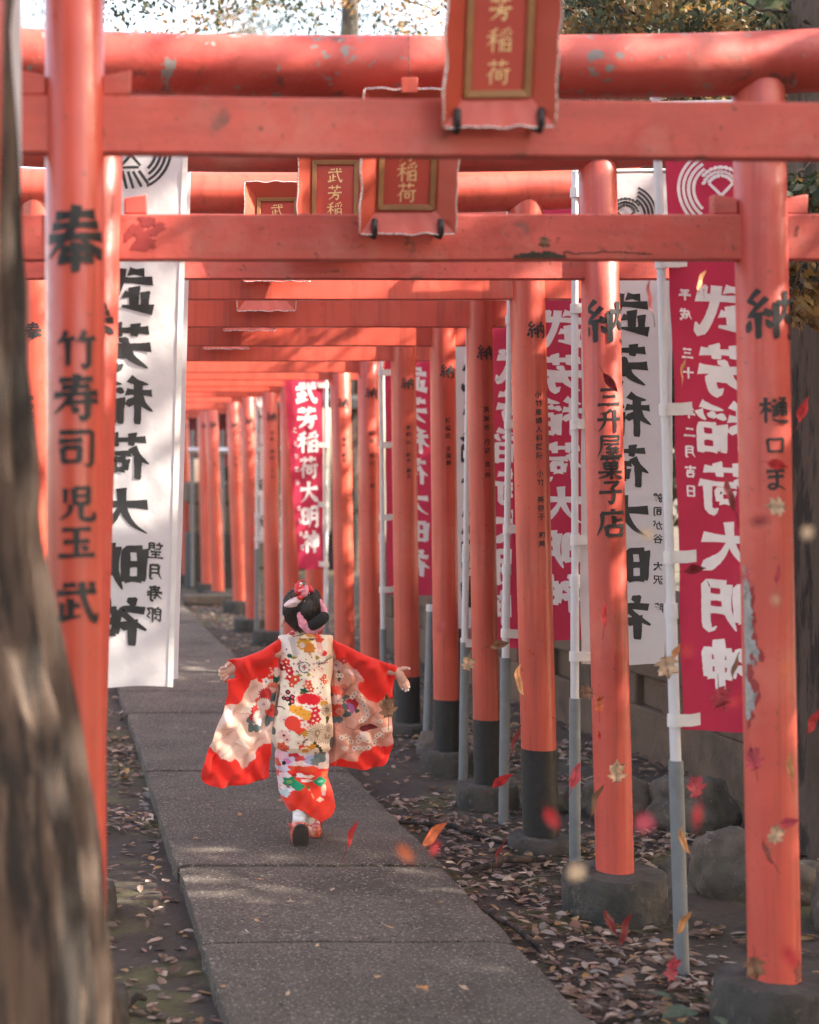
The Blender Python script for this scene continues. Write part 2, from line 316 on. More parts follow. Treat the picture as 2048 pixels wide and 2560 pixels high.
def fontglyph(ch):
    if ch in _fc: return _fc[ch]
    cu = bpy.data.curves.new('t', 'FONT'); cu.body = ch; cu.size = 1; cu.offset = .022; cu.resolution_u = 2
    ob = bpy.data.objects.new('t', cu); COL.objects.link(ob); bpy.context.view_layer.update()
    me = ob.evaluated_get(bpy.context.evaluated_depsgraph_get()).to_mesh()
    v = np.array([p.co[:] for p in me.vertices]); f = [tuple(p.vertices) for p in me.polygons]
    bpy.data.objects.remove(ob); bpy.data.curves.remove(cu)
    if len(v):
        c = (v.max(0) + v.min(0))/2
        v = [(p[0]-c[0], p[1]-c[1] + .08*(p[0]-c[0]), 0.) for p in v]
    else: v = []
    _fc[ch] = (v, f); return _fc[ch]
def letter(ch): return glyph(ch, 13) if ch in G else fontglyph(ch)
def split_long(v, f, step):
    """cut a flat glyph along horizontal lines so it can bend with a cloth"""
    bm = bmesh.new(); vs = [bm.verts.new(p) for p in v]
    for q in f:
        try: bm.faces.new([vs[i] for i in q])
        except ValueError: pass
    for ax in (0, 1):
        k = -.5 + step
        while k < .5:
            no = (1, 0, 0) if ax == 0 else (0, 1, 0); bmesh.ops.bisect_plane(bm, geom=bm.verts[:] + bm.edges[:] + bm.faces[:], plane_co=(k, k, 0), plane_no=no); k += step
    bm.verts.ensure_lookup_table(); bm.verts.index_update()
    out = ([p.co[:] for p in bm.verts], [tuple(p.index for p in q.verts) for q in bm.faces]); bm.free(); return out
_sc = {}
def cloth_letter(ch):
    if ch not in _sc: _sc[ch] = glyph(ch, 15.5 if ch != '@' else 11.5) if ch in G else split_long(*letter(ch), .2)
    return _sc[ch]

# ------------------------------------------------------------------ ground, path
def ground_z(x, y): return .018*mnoise.noise((x*1.3, y*1.3, 0)) + .010*mnoise.noise((x*5, y*5, 3)) - .02
def axis(segs):
    out = []
    for a, b, n in segs: out += list(np.linspace(a, b, n, endpoint=False))
    return out + [segs[-1][1]]
gx = axis([(-120, -6, 14), (-6, -1, 14), (-1, 4.5, 110), (4.5, 10, 14), (10, 120, 14)])
gy = axis([(-40, 0, 8), (0, 3, 12), (3, 12, 150), (12, 24, 60), (24, 200, 16)])
g = MB(); nx = len(gx)
vs = [(x, y, ground_z(x, y) if -1.2 < x < 4.8 and 2 < y < 26 else -.02) for y in gy for x in gx]
g.add(vs, [(j*nx+i, j*nx+i+1, (j+1)*nx+i+1, (j+1)*nx+i) for j in range(len(gy)-1) for i in range(nx-1)])
tag(g.build('ground', m_soil, smooth=180), kind='structure')
pb = MB(); y = 2.2; rngp = random.Random(3); k = 0
while y < 17.6:
    ln = .93; dz = rngp.uniform(-.006, .006); xl, xr = .455 + rngp.uniform(-.008, .008), 1.385 + rngp.uniform(-.012, .012)
    nxs, nys = 24, 24; o = []
    for j in range(nys + 1):
        for i in range(nxs + 1):
            ex = min(i, nxs - i); ey = min(j, nys - j)
            e = -.006*(ex == 0) - .005*(ey == 0)
            xx = xl + (xr-xl)*i/nxs; yy = y + (ln - .006)*j/nys
            jit = .007*mnoise.noise((xx*9, yy*9, 9)) if ex == 0 else 0
            o.append((xx + jit, yy, .05 + dz + e + .004*mnoise.noise((xx*3, yy*3, 1))))
    pb.add(o, [(j*25+i, j*25+i+1, (j+1)*25+i+1, (j+1)*25+i) for j in range(24) for i in range(24)])
    for a in (range(25), range(600, 625), range(0, 625, 25), range(24, 625, 25)):
        a = list(a); t = [o[q] for q in a]; bt = [(p[0], p[1], -.12) for p in t]
        pb.add(t + bt, [(i, i+1, i+1+len(a), i+len(a)) for i in range(len(a)-1)])
    y += ln; k += 1
tag(pb.build('path', m_path, smooth=35), kind='structure')

# ------------------------------------------------------------------ torii gates
def sc(Y): return F/Y
def Zof(pymain, Y): return HC - (pymain*1.18725 - YH)*Y/F
def pillar(mb, X0, X1, Y, z0, z1, r, mi, band=None, seg=40):
    """splayed round post from (X0,z0) up to (X1,z1); below `band` it is black"""
    zs = [z0, band, band + .001, z1] if band else [z0, (z0+z1)/2, z1]
    def ring(z, rr):
        x = X0 + (X1-X0)*(z-z0)/(z1-z0); return [(x + rr*math.cos(2*math.pi*k/seg), Y + rr*math.sin(2*math.pi*k/seg), z) for k in range(seg)]
    if band:
        mb.rings([ring(z0, r+.0015), ring(band, r+.0015)], 2, (True, True)); mb.rings([ring(band, r), ring(z1, r)], mi, (False, True))
    else: mb.rings([ring(z0, r), ring((z0+z1)/2, r), ring(z1-.012, r), ring(z1, r-.012)], mi)
def write_pillar(mb, X0, X1, Y, z0, z1, r, items, dx=0):
    for ch, zc, size in items:
        v, f = letter(ch)
        if not v: continue
        out = []
        for (a, b, c) in v:
            z = zc + b*size; x = a*size + dx; x = max(-.97*r, min(.97*r, x)); xc = X0 + (X1-X0)*(z-z0)/(z1-z0)
            rr = r + .0012 + c*.15
            th = x/r if abs(x/r) < 1.35 else math.copysign(1.35, x)
            th = x/r*1.08
            out.append((xc + rr*math.sin(th), Y - rr*math.cos(th), z))
        mb.add(out, f, 1)
def column(chars, m0, m1, Y, size=None):
    """letters spread evenly between two heights of the photograph; a blank leaves a gap"""
    n = len(chars); st = (m1-m0)/n; sz = size or st*1.18725*Y/F*.98
    return [(c, Zof(m0 + st*(i+.5), Y), sz) for i, c in enumerate(chars) if c != ' ']
def plinth(parent, X, Y, r, h, name='footing'):
    b = MB(); seg = 40; rn = random.Random(int(X*1000 + Y*77))
    def ring(rr, z, j=.0):
        return [(X + (rr + j*mnoise.noise((k*.6, Y*3, z*9)))*math.cos(2*math.pi*k/seg), Y + (rr + j*mnoise.noise((k*.6, Y*3, z*9)))*math.sin(2*math.pi*k/seg),
                 z + j*.8*mnoise.noise((k*.5, Y, 5)) * (z > .01)) for k in range(seg)]
    b.rings([ring(r*1.0, -.12), ring(r*1.0, 0, .010), ring(r*1.0, h*.3, .010), ring(r*.99, h*.65, .010), ring(r*.98, h-.016, .012), ring(r*.94, h, .010), ring(r*.4, h+.002, .004)])
    return b.build(name, m_conc, parent, 50)
GATES = {}
def gate(key, Y, xl, xr, zn, zk, r, pl, pr, band=None, tl=(), tr=(), mats=None, label='', nh=.117, kd=.08, skew=0., ext=.24, dxr=0., zk_drop=0.):
    """xl, xr = (foot, head) x of each post; pl, pr = footing (radius, height)"""
    root = empty('torii_gate', ((xl[0]+xr[0])/2, Y, 0)); tag(root, label, 'torii gate', 'vermilion torii gates over the path')
    mp, mbm, mk = mats or (m_paint, m_paint, m_paint)
    zt = zk + .05
    for (x, txt, (fr, fh), yy) in ((xl, tl, pl, Y - skew), (xr, tr, pr, Y + skew)):
        f = plinth(root, x[0], yy, fr, fh); z0 = fh - .01
        b = MB(); pillar(b, x[0], x[1], yy, z0, zt, r, 0, band); write_pillar(b, x[0], x[1], yy, z0, zt, r, txt, dxr if x is xr else 0)
        b.build('pillar', [mp, m_ink, m_collar], root, 50)
    xa, xb = min(xl)-ext, max(xr)+ext; rot = math.atan2(2*skew, xr[1]-xl[1]); RM = Matrix.Rotation(rot, 3, 'Z'); cx = (xa+xb)/2
    b = MB(); n = 14; prof = []
    for i in range(n+1):
        x = xa + (xb-xa)*i/n; wob = .002*mnoise.noise((x*3, Y, 0))
        prof.append([RM @ Vector((x-cx, dy, dz + wob)) + Vector((cx, Y, zn + nh/2)) for dy, dz in ((-.022, -nh/2), (.022, -nh/2), (.022, nh/2), (-.022, nh/2))])
    b.rings(prof, 0); b.build('tie_beam', mbm, root, 40, .004)
    for xc, d in ((xl[1], -1), (xl[1], 1), (xr[1], -1), (xr[1], 1)):
        b = MB(); x0 = xc + d*r*.96; x1 = x0 + d*.058; yy = Y + math.tan(rot)*(x0-cx)
        zz = zn + nh + .001
        b.add([(x0, yy-.02, zz), (x1, yy-.02, zz), (x1, yy+.02, zz), (x0, yy+.02, zz), (x0, yy-.02, zz+.04), (x1, yy-.02, zz+.05), (x1, yy+.02, zz+.05), (x0, yy+.02, zz+.04)],
              [(3,2,1,0),(4,5,6,7),(0,1,5,4),(1,2,6,5),(2,3,7,6),(3,0,4,7)] if d > 0 else [(0,1,2,3),(7,6,5,4),(4,5,1,0),(5,6,2,1),(6,7,3,2),(7,4,0,3)])
        b.build('wedge', mbm, root, 40, .003)
    b = MB(); pts = []
    for i in range(25):
        x = xa - .12 + (xb-xa+.24)*i/24; q = RM @ Vector((x-cx, 0, 0)) + Vector((cx, Y, zk + kd + .025*(abs(x-cx)/((xb-xa)/2))**3)); pts.append(q)
    b.tube(pts, [kd*(.985 if i in (0, 24) else 1) for i in range(25)], 36); b.build('top_beam', mk, root, 50)
    b = MB(); b.box((cx, Y, (zn+nh+zk)/2+.01), (.055, .04, zk-zn-nh+.02), rot=RM); b.build('centre_strut', mbm, root, 40, .003)
    GATES[key] = dict(Y=Y, zn=zn, zk=zk, cx=(xl[1]+xr[1])/2); return root

OLD = (m_paint, m_paint_old, m_beam_peel)
Z_ = lambda m0, m1, Y: Zof((m0+m1)/2, Y)
def chs(Y, *items): return [(c, Z_(a, b, Y), (b-a)*1.18725*Y/F*k) for c, a, b, k in items]
gate('Z', 2.0, (-.165, -.092), (1.89, 1.86), 2.42, 2.78, .06, (.12, .1), (.15, .12), None, [], [], OLD, 'torii gate cut by the left picture edge, one pink-lit post beside the leaning bark trunk')
YA = 3.47
gate('A', YA, (.062, .054), (1.93, 1.87), 2.088, 2.49, .0605, (.13, .1), (.16, .13), None,
     chs(YA, ('奉', 437, 592, .92), ('竹', 700, 782, 1.0), ('寿', 790, 888, 1.0), ('司', 903, 985, 1.05), ('児', 1025, 1090, 1.15), ('玉', 1102, 1172, 1.12), ('武', 1208, 1308, .95)), [],
     (m_paint, m_paint_old, m_beam_peel), 'nearest torii gate, large brush names down its glossy left post, spotted beam on top', skew=.04)
YB = 4.30
gate('B', YB, (.069, .135), (1.861, 1.819), 1.978, 2.394, .0635, (.14, .12), (.15, .143), None,
     chs(YB, ('奉', 640, 722, 1.1), ('の', 850, 900, 1.0), ('り', 925, 975, .9)),
     chs(YB, ('納', 608, 722, .98), ('樋', 842, 888, 1.25), ('口', 925, 950, 1.75), ('ま', 982, 1032, 1.1), ('つ', 1050, 1082, .9)),
     (m_paint_scuff, m_paint_old, m_beam_peel), 'torii gate whose right post has peeling grey paint at knee height and a stained footing')
YC = 5.52
gate('C', YC, (.07, .13), (1.865, 1.806), 2.066, 2.42, .060, (.16, .086), (.168, .123), None, [],
     chs(YC, ('納', 630, 728, .98), ('三', 818, 856, 1.25), ('升', 866, 908, 1.2), ('屋', 916, 962, 1.1), ('菓', 960, 1008, 1.08), ('子', 1010, 1058, 1.05), ('店', 1068, 1132, .95)),
     (m_paint_scuff, m_paint_old, m_paint_old), 'torii gate with bold confectioner letters on its right post, thick round concrete footing')
YD = 6.39
gate('D', YD, (-.09, -.048), (1.877, 1.816), 2.086, 2.415, .065, (.13, .06), (.122, .05), .38,
     chs(YD, ('奉', 680, 718, 1.0)) + column('おおたかの森ウィメンズケア', 830, 1062, YD, .022),
     chs(YD, ('納', 678, 716, 1.0)) + column('小竹産婦人科医院', 823, 968, YD, .026) + column('小竹', 988, 1024, YD, .026) + column('美弥子', 1042, 1096, YD, .026) + column('和美', 1116, 1152, YD, .026),
     None, 'torii gate with long thin clinic inscription on its black-footed right post', dxr=.012)
YE = 7.24
gate('E', YE, (-.06, -.01), (1.896, 1.853), 2.052, 2.41, .055, (.12, .08), (.131, .086), .364, [],
     chs(YE, ('納', 727, 761, 1.0)) + column('箕面市', 853, 910, YE, .026) + column('丹波', 922, 958, YE, .026) + column('亘一郎', 972, 1006, YE, .024),
     None, 'torii gate with slim black-footed right post just right of the second banner pole', dxr=.01)
YF = 8.09
gate('F', YF, (-.05, .0), (1.923, 1.898), 2.032, 2.40, .0605, (.12, .08), (.125, .086), .333, [],
     chs(YF, ('納', 768, 798, 1.0)) + column('板橋区', 878, 926, YF, .026) + column('王国華', 938, 982, YF, .026), None, 'torii gate whose black-footed right post stands behind the bare grey pipe', dxr=.008)
YG = 9.2
gate('G', YG, (-.05, .0), (1.973, 1.943), 2.030, 2.39, .067, (.13, .06), (.13, .053), .307, [],
     chs(YG, ('納', 795, 822, 1.0)) + column('本駒込', 893, 938, YG, .025) + column('鈴木', 952, 975, YG, .025) + column('銀五', 985, 1008, YG, .025), None, "torii gate whose black-footed right post rises behind the child's right hand", dxr=.008)
far = [('Q', 19.5, 1.86, 1.80, .072, '納', 890, 903, '', 0, 0, 'torii gate by the stone pedestal, half hidden behind a nearer thin post'),
       ('H', 10.3, 1.985, 1.961, .064, '納', 816, 840, '町田 菊川 一志', 905, 1030, "torii gate whose right post comes down behind the child's right shoulder"),
       ('I', 11.2, 1.985, 1.946, .066, '納', 838, 860, '青木 和子', 920, 975, 'torii gate whose right post comes down just right of the red hair flowers'),
       ('J', 12.1, 1.93, 1.90, .064, '納', 850, 868, '', 0, 0, 'torii gate with its right post hidden behind the slanting red banner'),
       ('K', 12.95, 1.885, 1.845, .064, '納', 865, 880, '山口 正', 930, 985, 'torii gate with its right post along the left edge of the slanting red banner'),
       ('L', 13.9, 1.865, 1.83, .064, '納', 868, 888, '大島 神田 三之', 905, 1010, 'torii gate with its right post between two narrow white banner strips'),
       ('M', 15.0, 1.835, 1.775, .064, '納', 878, 895, '飯田 工', 910, 970, 'torii gate with its right post left of the white flag pole far back'),
       ('N', 17.0, 1.945, 1.86, .066, '納', 888, 902, '三上 敏夫', 920, 985, 'torii gate near the shrine with its right post above a dark round stone'),
       ('O', 18.3, 1.86, 1.77, .07, '納', 888, 902, '小川 昭', 925, 985, 'torii gate next to last before the shrine, foot by the pale step'),
       ('P', 21.2, 1.77, 1.685, .075, '納', 890, 903, '', 0, 0, 'last torii gate before the shrine, beside the steel rail')]
for k_, Y_, xb_, xt_, r_, c_, a_, b_, txt, m0, m1, lab in far:
    t = chs(Y_, (c_, a_, b_, 1.05)) + (column(txt, m0, m1, Y_, .03) if txt else [])
    gate(k_, Y_, (-.06, -.01), (xb_, xt_), 2.03 if k_ not in 'OPQ' else 2.07, 2.39, r_, (.13, .08), (.17 if k_ in 'LMNO' else .13, .1), None, [], t, None, lab, dxr=.006)

# worn places: a peeled scar on post B, a rotten edge and a dark stain on its beam
def largest(cells):
    cells = set(cells); best = set()
    while cells:
        st = [cells.pop()]; comp = set(st)
        while st:
            i, j = st.pop()
            for q in ((i+1, j), (i-1, j), (i, j+1), (i, j-1)):
                if q in cells: cells.remove(q); comp.add(q); st.append(q)
        if len(comp) > len(best): best = comp
    return sorted(best)
def post_patch(parent, X0, X1, Y, zr, r, th, zz, fn, mat, name, cell=.003, lift=.0012):
    b = MB(); nt_, nz_ = int((th[1]-th[0])*r/cell), int((zz[1]-zz[0])/cell)
    def pt(i, j):
        t = th[0] + (th[1]-th[0])*i/nt_; z = zz[0] + (zz[1]-zz[0])*j/nz_; x = X0 + (X1-X0)*(z-zr[0])/(zr[1]-zr[0]); return (x + (r+lift)*math.sin(t), Y - (r+lift)*math.cos(t), z)
    for i, j in largest([(i, j) for j in range(nz_) for i in range(nt_) if fn((i+.5)/nt_, (j+.5)/nz_) > 0]):
            b.add([pt(i, j), pt(i+1, j), pt(i+1, j+1), pt(i, j+1)], [(0, 1, 2, 3)])
    return b.build(name, mat, parent, 180) if b.v else None
m_bare = pmat('bare_grey_undercoat', (.34, .32, .30), .7, .35, 30, .3, 80, spots=[((.12, .10, .09), 40, .56, .06, .6)])
m_oldred = pmat('old_dark_red_coat', (.30, .025, .022), .6, .25, 20, .1, 80)
m_rot = pmat('rotten_edge', (.045, .038, .026), .9, .4, 40, .5, 80)
m_stain = pmat('sooty_stain', (.20, .045, .030), .7, .3, 30, .1, 80)
gb = [o for o in bpy.data.objects if o.name.startswith('torii_gate') and abs(o.location.y - YB) < .001][0]; pbx = [c for c in gb.children if c.name.startswith('pillar')][1]
zrB = (.133, 2.444); nz2 = lambda u, v, k, s_: mnoise.noise((u*k + s_, v*k*2.2, s_))
post_patch(pbx, 1.861, 1.819, YB, zrB, .0635, (-1.35, -.05), (.78, 1.18), lambda u, v: .58 - 1.25*u - 1.1*abs(v-.5)**1.5 + .5*nz2(u, v, 3, 1) + .35*nz2(u, v, 8, 5), m_oldred, 'old_paint_patch', lift=.0009)
post_patch(pbx, 1.861, 1.819, YB, zrB, .0635, (-1.45, -.1), (.76, 1.20), lambda u, v: .40 - 1.1*u - .9*abs(v-.5)**1.5 + .5*nz2(u, v, 3, 1) + .3*nz2(u, v, 9, 2), m_bare, 'peeled_patch', lift=.0016)
post_patch(pbx, 1.861, 1.819, YB, zrB, .0635, (-1.0, 1.0), (.15, .32), lambda u, v: -.12 - .9*v + 1.0*nz2(u, v, 3, 7) + .4*nz2(u, v, 9, 3), m_stain, 'stain_patch')
tb_ = [c for c in gb.children if c.name.startswith('tie_beam')][0]
def beam_patch(x0, x1, z0, z1, fn, mat, name, lift=.0235):
    b = MB(); c = .0025; nx_, nz_ = int((x1-x0)/c), int((z1-z0)/c)
    for i, j in largest([(i, j) for j in range(nz_) for i in range(nx_) if fn((i+.5)/nx_, (j+.5)/nz_) > 0]):
            q = lambda a, k: (x0 + (x1-x0)*a/nx_, YB - lift - .0006*(name[0] == 'r'), z0 + (z1-z0)*k/nz_); b.add([q(i, j), q(i+1, j), q(i+1, j+1), q(i, j+1)], [(0, 1, 2, 3)])
    if b.v: b.build(name, mat, tb_, 180)
bx = lambda m: (m*1.18725 - XV)*YB/F
beam_patch(bx(1065), bx(1200), 1.982, 2.006, lambda u, v: .5 - v - 1.6*abs(u-.52) + .35 + .35*mnoise.noise((u*7, v*1.5, 2)) + .25*mnoise.noise((u*22, v*3, 6)), m_rot, 'rotten_edge')
beam_patch(bx(262), bx(350), 2.0, 2.088, lambda u, v: .34 - 1.2*abs(u-.42)**1.3 - .8*abs(v-.55)**1.3 + .8*mnoise.noise((u*4, v*4, 2)) + .4*mnoise.noise((u*11, v*11, 9)), m_oldred, 'stain_patch')
beam_patch(bx(1180), bx(1530), 1.984, 2.012, lambda u, v: .055 - abs(v - .45 - .35*mnoise.noise((u*5, 1, 1)) - .15*mnoise.noise((u*19, 1, 4))), m_rot, 'paint_crack')
beam_patch(bx(1657), bx(1684), 2.035, 2.085, lambda u, v: .15 - abs(u-.5) - .5*abs(v-.4) + .6*mnoise.noise((u*5, v*5, 3)), m_stain, 'scratch_patch')

# ------------------------------------------------------------------ plaques hanging on the gates
def wavy(i, n, a): return a*(math.sin(2*math.pi*i/n*3.0)*.6 + math.sin(2*math.pi*i/n*7 + 1)*.4)
def plaque(X, Y, zb, label, w=.246, h=.385, tilt=11, yaw=0, text='武芳稲荷', hooks=True):
    root = empty('name_plaque', (X, Y, zb)); tag(root, label, 'plaque', 'red shrine name plaques on the gates')
    M = Matrix.Translation((X, Y, zb)) @ Matrix.Rotation(R(yaw), 4, 'Z') @ Matrix.Rotation(R(tilt), 4, 'X')
    q = lambda u, v, n: M @ Vector((u, -n, v))          # n towards the viewer
    iw, fw, top, bot = w*.615, .0145, .055, .056
    # panel with the lettering
    b = MB(); z0, z1 = bot, h - top; hw = iw/2
    b.rings([[q(-hw, z0, 0), q(hw, z0, 0), q(hw, z1, 0), q(-hw, z1, 0)], [q(-hw, z0, .012), q(hw, z0, .012), q(hw, z1, .012), q(-hw, z1, .012)]])
    sz = .052; n = len(text); gap = (z1 - z0 - 2*fw - .01)/n
    for i, ch in enumerate(text):
        v, f = glyph(ch, 8.2) if ch in G else letter(ch); zc = z1 - fw - .005 - gap*(i+.5)
        b.add([q(a*sz, zc + bb*sz, .0126 + c*.12) for a, bb, c in v], f, 1)
    b.build('panel', [m_plaque, m_gold], root, 0)
    # bronze frame
    b = MB()
    def bar(a, c, d, e):
        lo = [q(*a, .0135), q(*c, .0135), q(*d, .0135), q(*e, .0135)]; hi = [q(*a, .02), q(*c, .02), q(*d, .022), q(*e, .022)]
        b.rings([lo, hi], 0)
    i0, i1 = hw - fw, hw
    bar((-i0, z0+fw), (i0, z0+fw), (i1, z0), (-i1, z0)); bar((i0, z1-fw), (-i0, z1-fw), (-i1, z1), (i1, z1))
    bar((i0, z0+fw), (i0, z1-fw), (i1, z1), (i1, z0)); bar((-i0, z1-fw), (-i0, z0+fw), (-i1, z0), (-i1, z1))
    b.build('trim_frame', m_brass, root, 40, .0015)
    # four flared boards with a scalloped rim and silver edging
    W2 = w/2; rim = .048
    sides = [((-hw, z0), (hw, z0), (-W2, 0), (W2, 0), (0, -1)), ((hw, z1), (-hw, z1), (W2, h), (-W2, h), (0, 1)),
             ((hw, z0), (hw, z1), (W2, 0), (W2, h), (1, 0)), ((-hw, z1), (-hw, z0), (-W2, h), (-W2, 0), (-1, 0))]
    for (a, c, d, e, nr) in sides:
        b = MB(); n = 28; inn, out, edge = [], [], []
        for i in range(n+1):
            t = i/n; am = .0030*math.sin(math.pi*t)**.5 if 0 < t < 1 else 0; wv = (math.sin(t*math.pi*8)*.6 + math.sin(t*math.pi*5)*.6)*am
            p = (a[0]+(c[0]-a[0])*t, a[1]+(c[1]-a[1])*t); s = (d[0]+(e[0]-d[0])*t + nr[0]*wv, d[1]+(e[1]-d[1])*t + nr[1]*wv)
            inn.append((q(p[0], p[1], .014), q(p[0], p[1], .002))); out.append((q(s[0], s[1], rim), q(s[0]+nr[0]*.004, s[1]+nr[1]*.004, rim-.011)))
            edge.append(q(s[0]+nr[0]*.002, s[1]+nr[1]*.002, rim+.001))
        for i in range(n):
            b.add([inn[i][0], inn[i+1][0], out[i+1][0], out[i][0]], [(0, 1, 2, 3)]); b.add([out[i][0], out[i+1][0], out[i+1][1], out[i][1]], [(0, 1, 2, 3)])
            b.add([inn[i][1], inn[i+1][1], out[i+1][1], out[i][1]], [(3, 2, 1, 0)])
        bo = b.build('flared_board', m_plaque_lip, root, 30)
        e_ = MB(); e_.tube(edge, .0016, 6); e_.build('silver_edge', m_silver, bo, 180)
    if hooks:
        for s in (-1, 1):
            b = MB(); u = s*.083
            b.tube([q(u, .03, .043), q(u, -.004, .052), q(u, -.010, .044), q(u, -.008, 0), q(u, .0, -.03)], .006, 8); b.tube([q(u, .034, .040), q(u, -.002, .052)], .0075, 8)
            b.build('hook', m_iron, root, 180)
    return root
pA = P(1056*1.18725, 0, YA - .10); plaque(pA.x, YA - .045, Zof(253, YA-.1), 'large red name plaque at the top edge with gold letters', w=.218, h=.40, tilt=12, yaw=-3)
pB = P(860*1.18725, 0, YB - .10); plaque(pB.x, YB - .045, Zof(483, YB-.1), 'red name plaque with two gold letters showing below the spotted beam, black hooks', w=.236, h=.352, tilt=10)
pC = P(705*1.18725, 0, YC - .08); plaque(pC.x, YC - .045, Zof(548, YC), 'red name plaque showing three gold letters, half behind its larger right neighbour', w=.245, h=.37, tilt=6, hooks=False, text='武芳稲荷')
pD = P(583*1.18725, 0, YD - .08); plaque(pD.x, YD - .045, Zof(594, YD), 'leftmost red name plaque, low between beams with one gold letter showing', w=.25, h=.365, tilt=6, hooks=False, text='武芳稲荷')
for key, xm, ybm, lab in (('E', 560, 655, 'red plaque whose scalloped bottom lip hangs lowest under the plain beams, left of centre'), ('F', 525, 696, 'red plaque seen only as a lip on the next beam back'), ('G', 476, 734, 'red plaque seen only as a faint lip far back at left')):
    Y_ = GATES[key]['Y']; p_ = P(xm*1.18725, 0, Y_-.08); plaque(p_.x, Y_ - .045, Zof(ybm, Y_), lab, h=.37, tilt=7, hooks=False)
# small red tag hanging on a wire before the peeling beam
ht = empty('hanging_tag', P(1024, 212, 4.12)); tag(ht, 'small red tag hanging on a thin wire before the peeling round beam', 'tag')
b = MB(); c = P(1024, 213, 4.12); b.box(c, (.040, .006, .038)); b.build('tag_board', m_paint, ht, 30, .002)
b = MB(); b.tube([P(1023, 196, 4.12), P(1022, 140, 4.15), P(1022, 92, 4.22), P(1022, 90, 4.30)], .0012, 6); b.build('wire', m_iron, ht, 180)

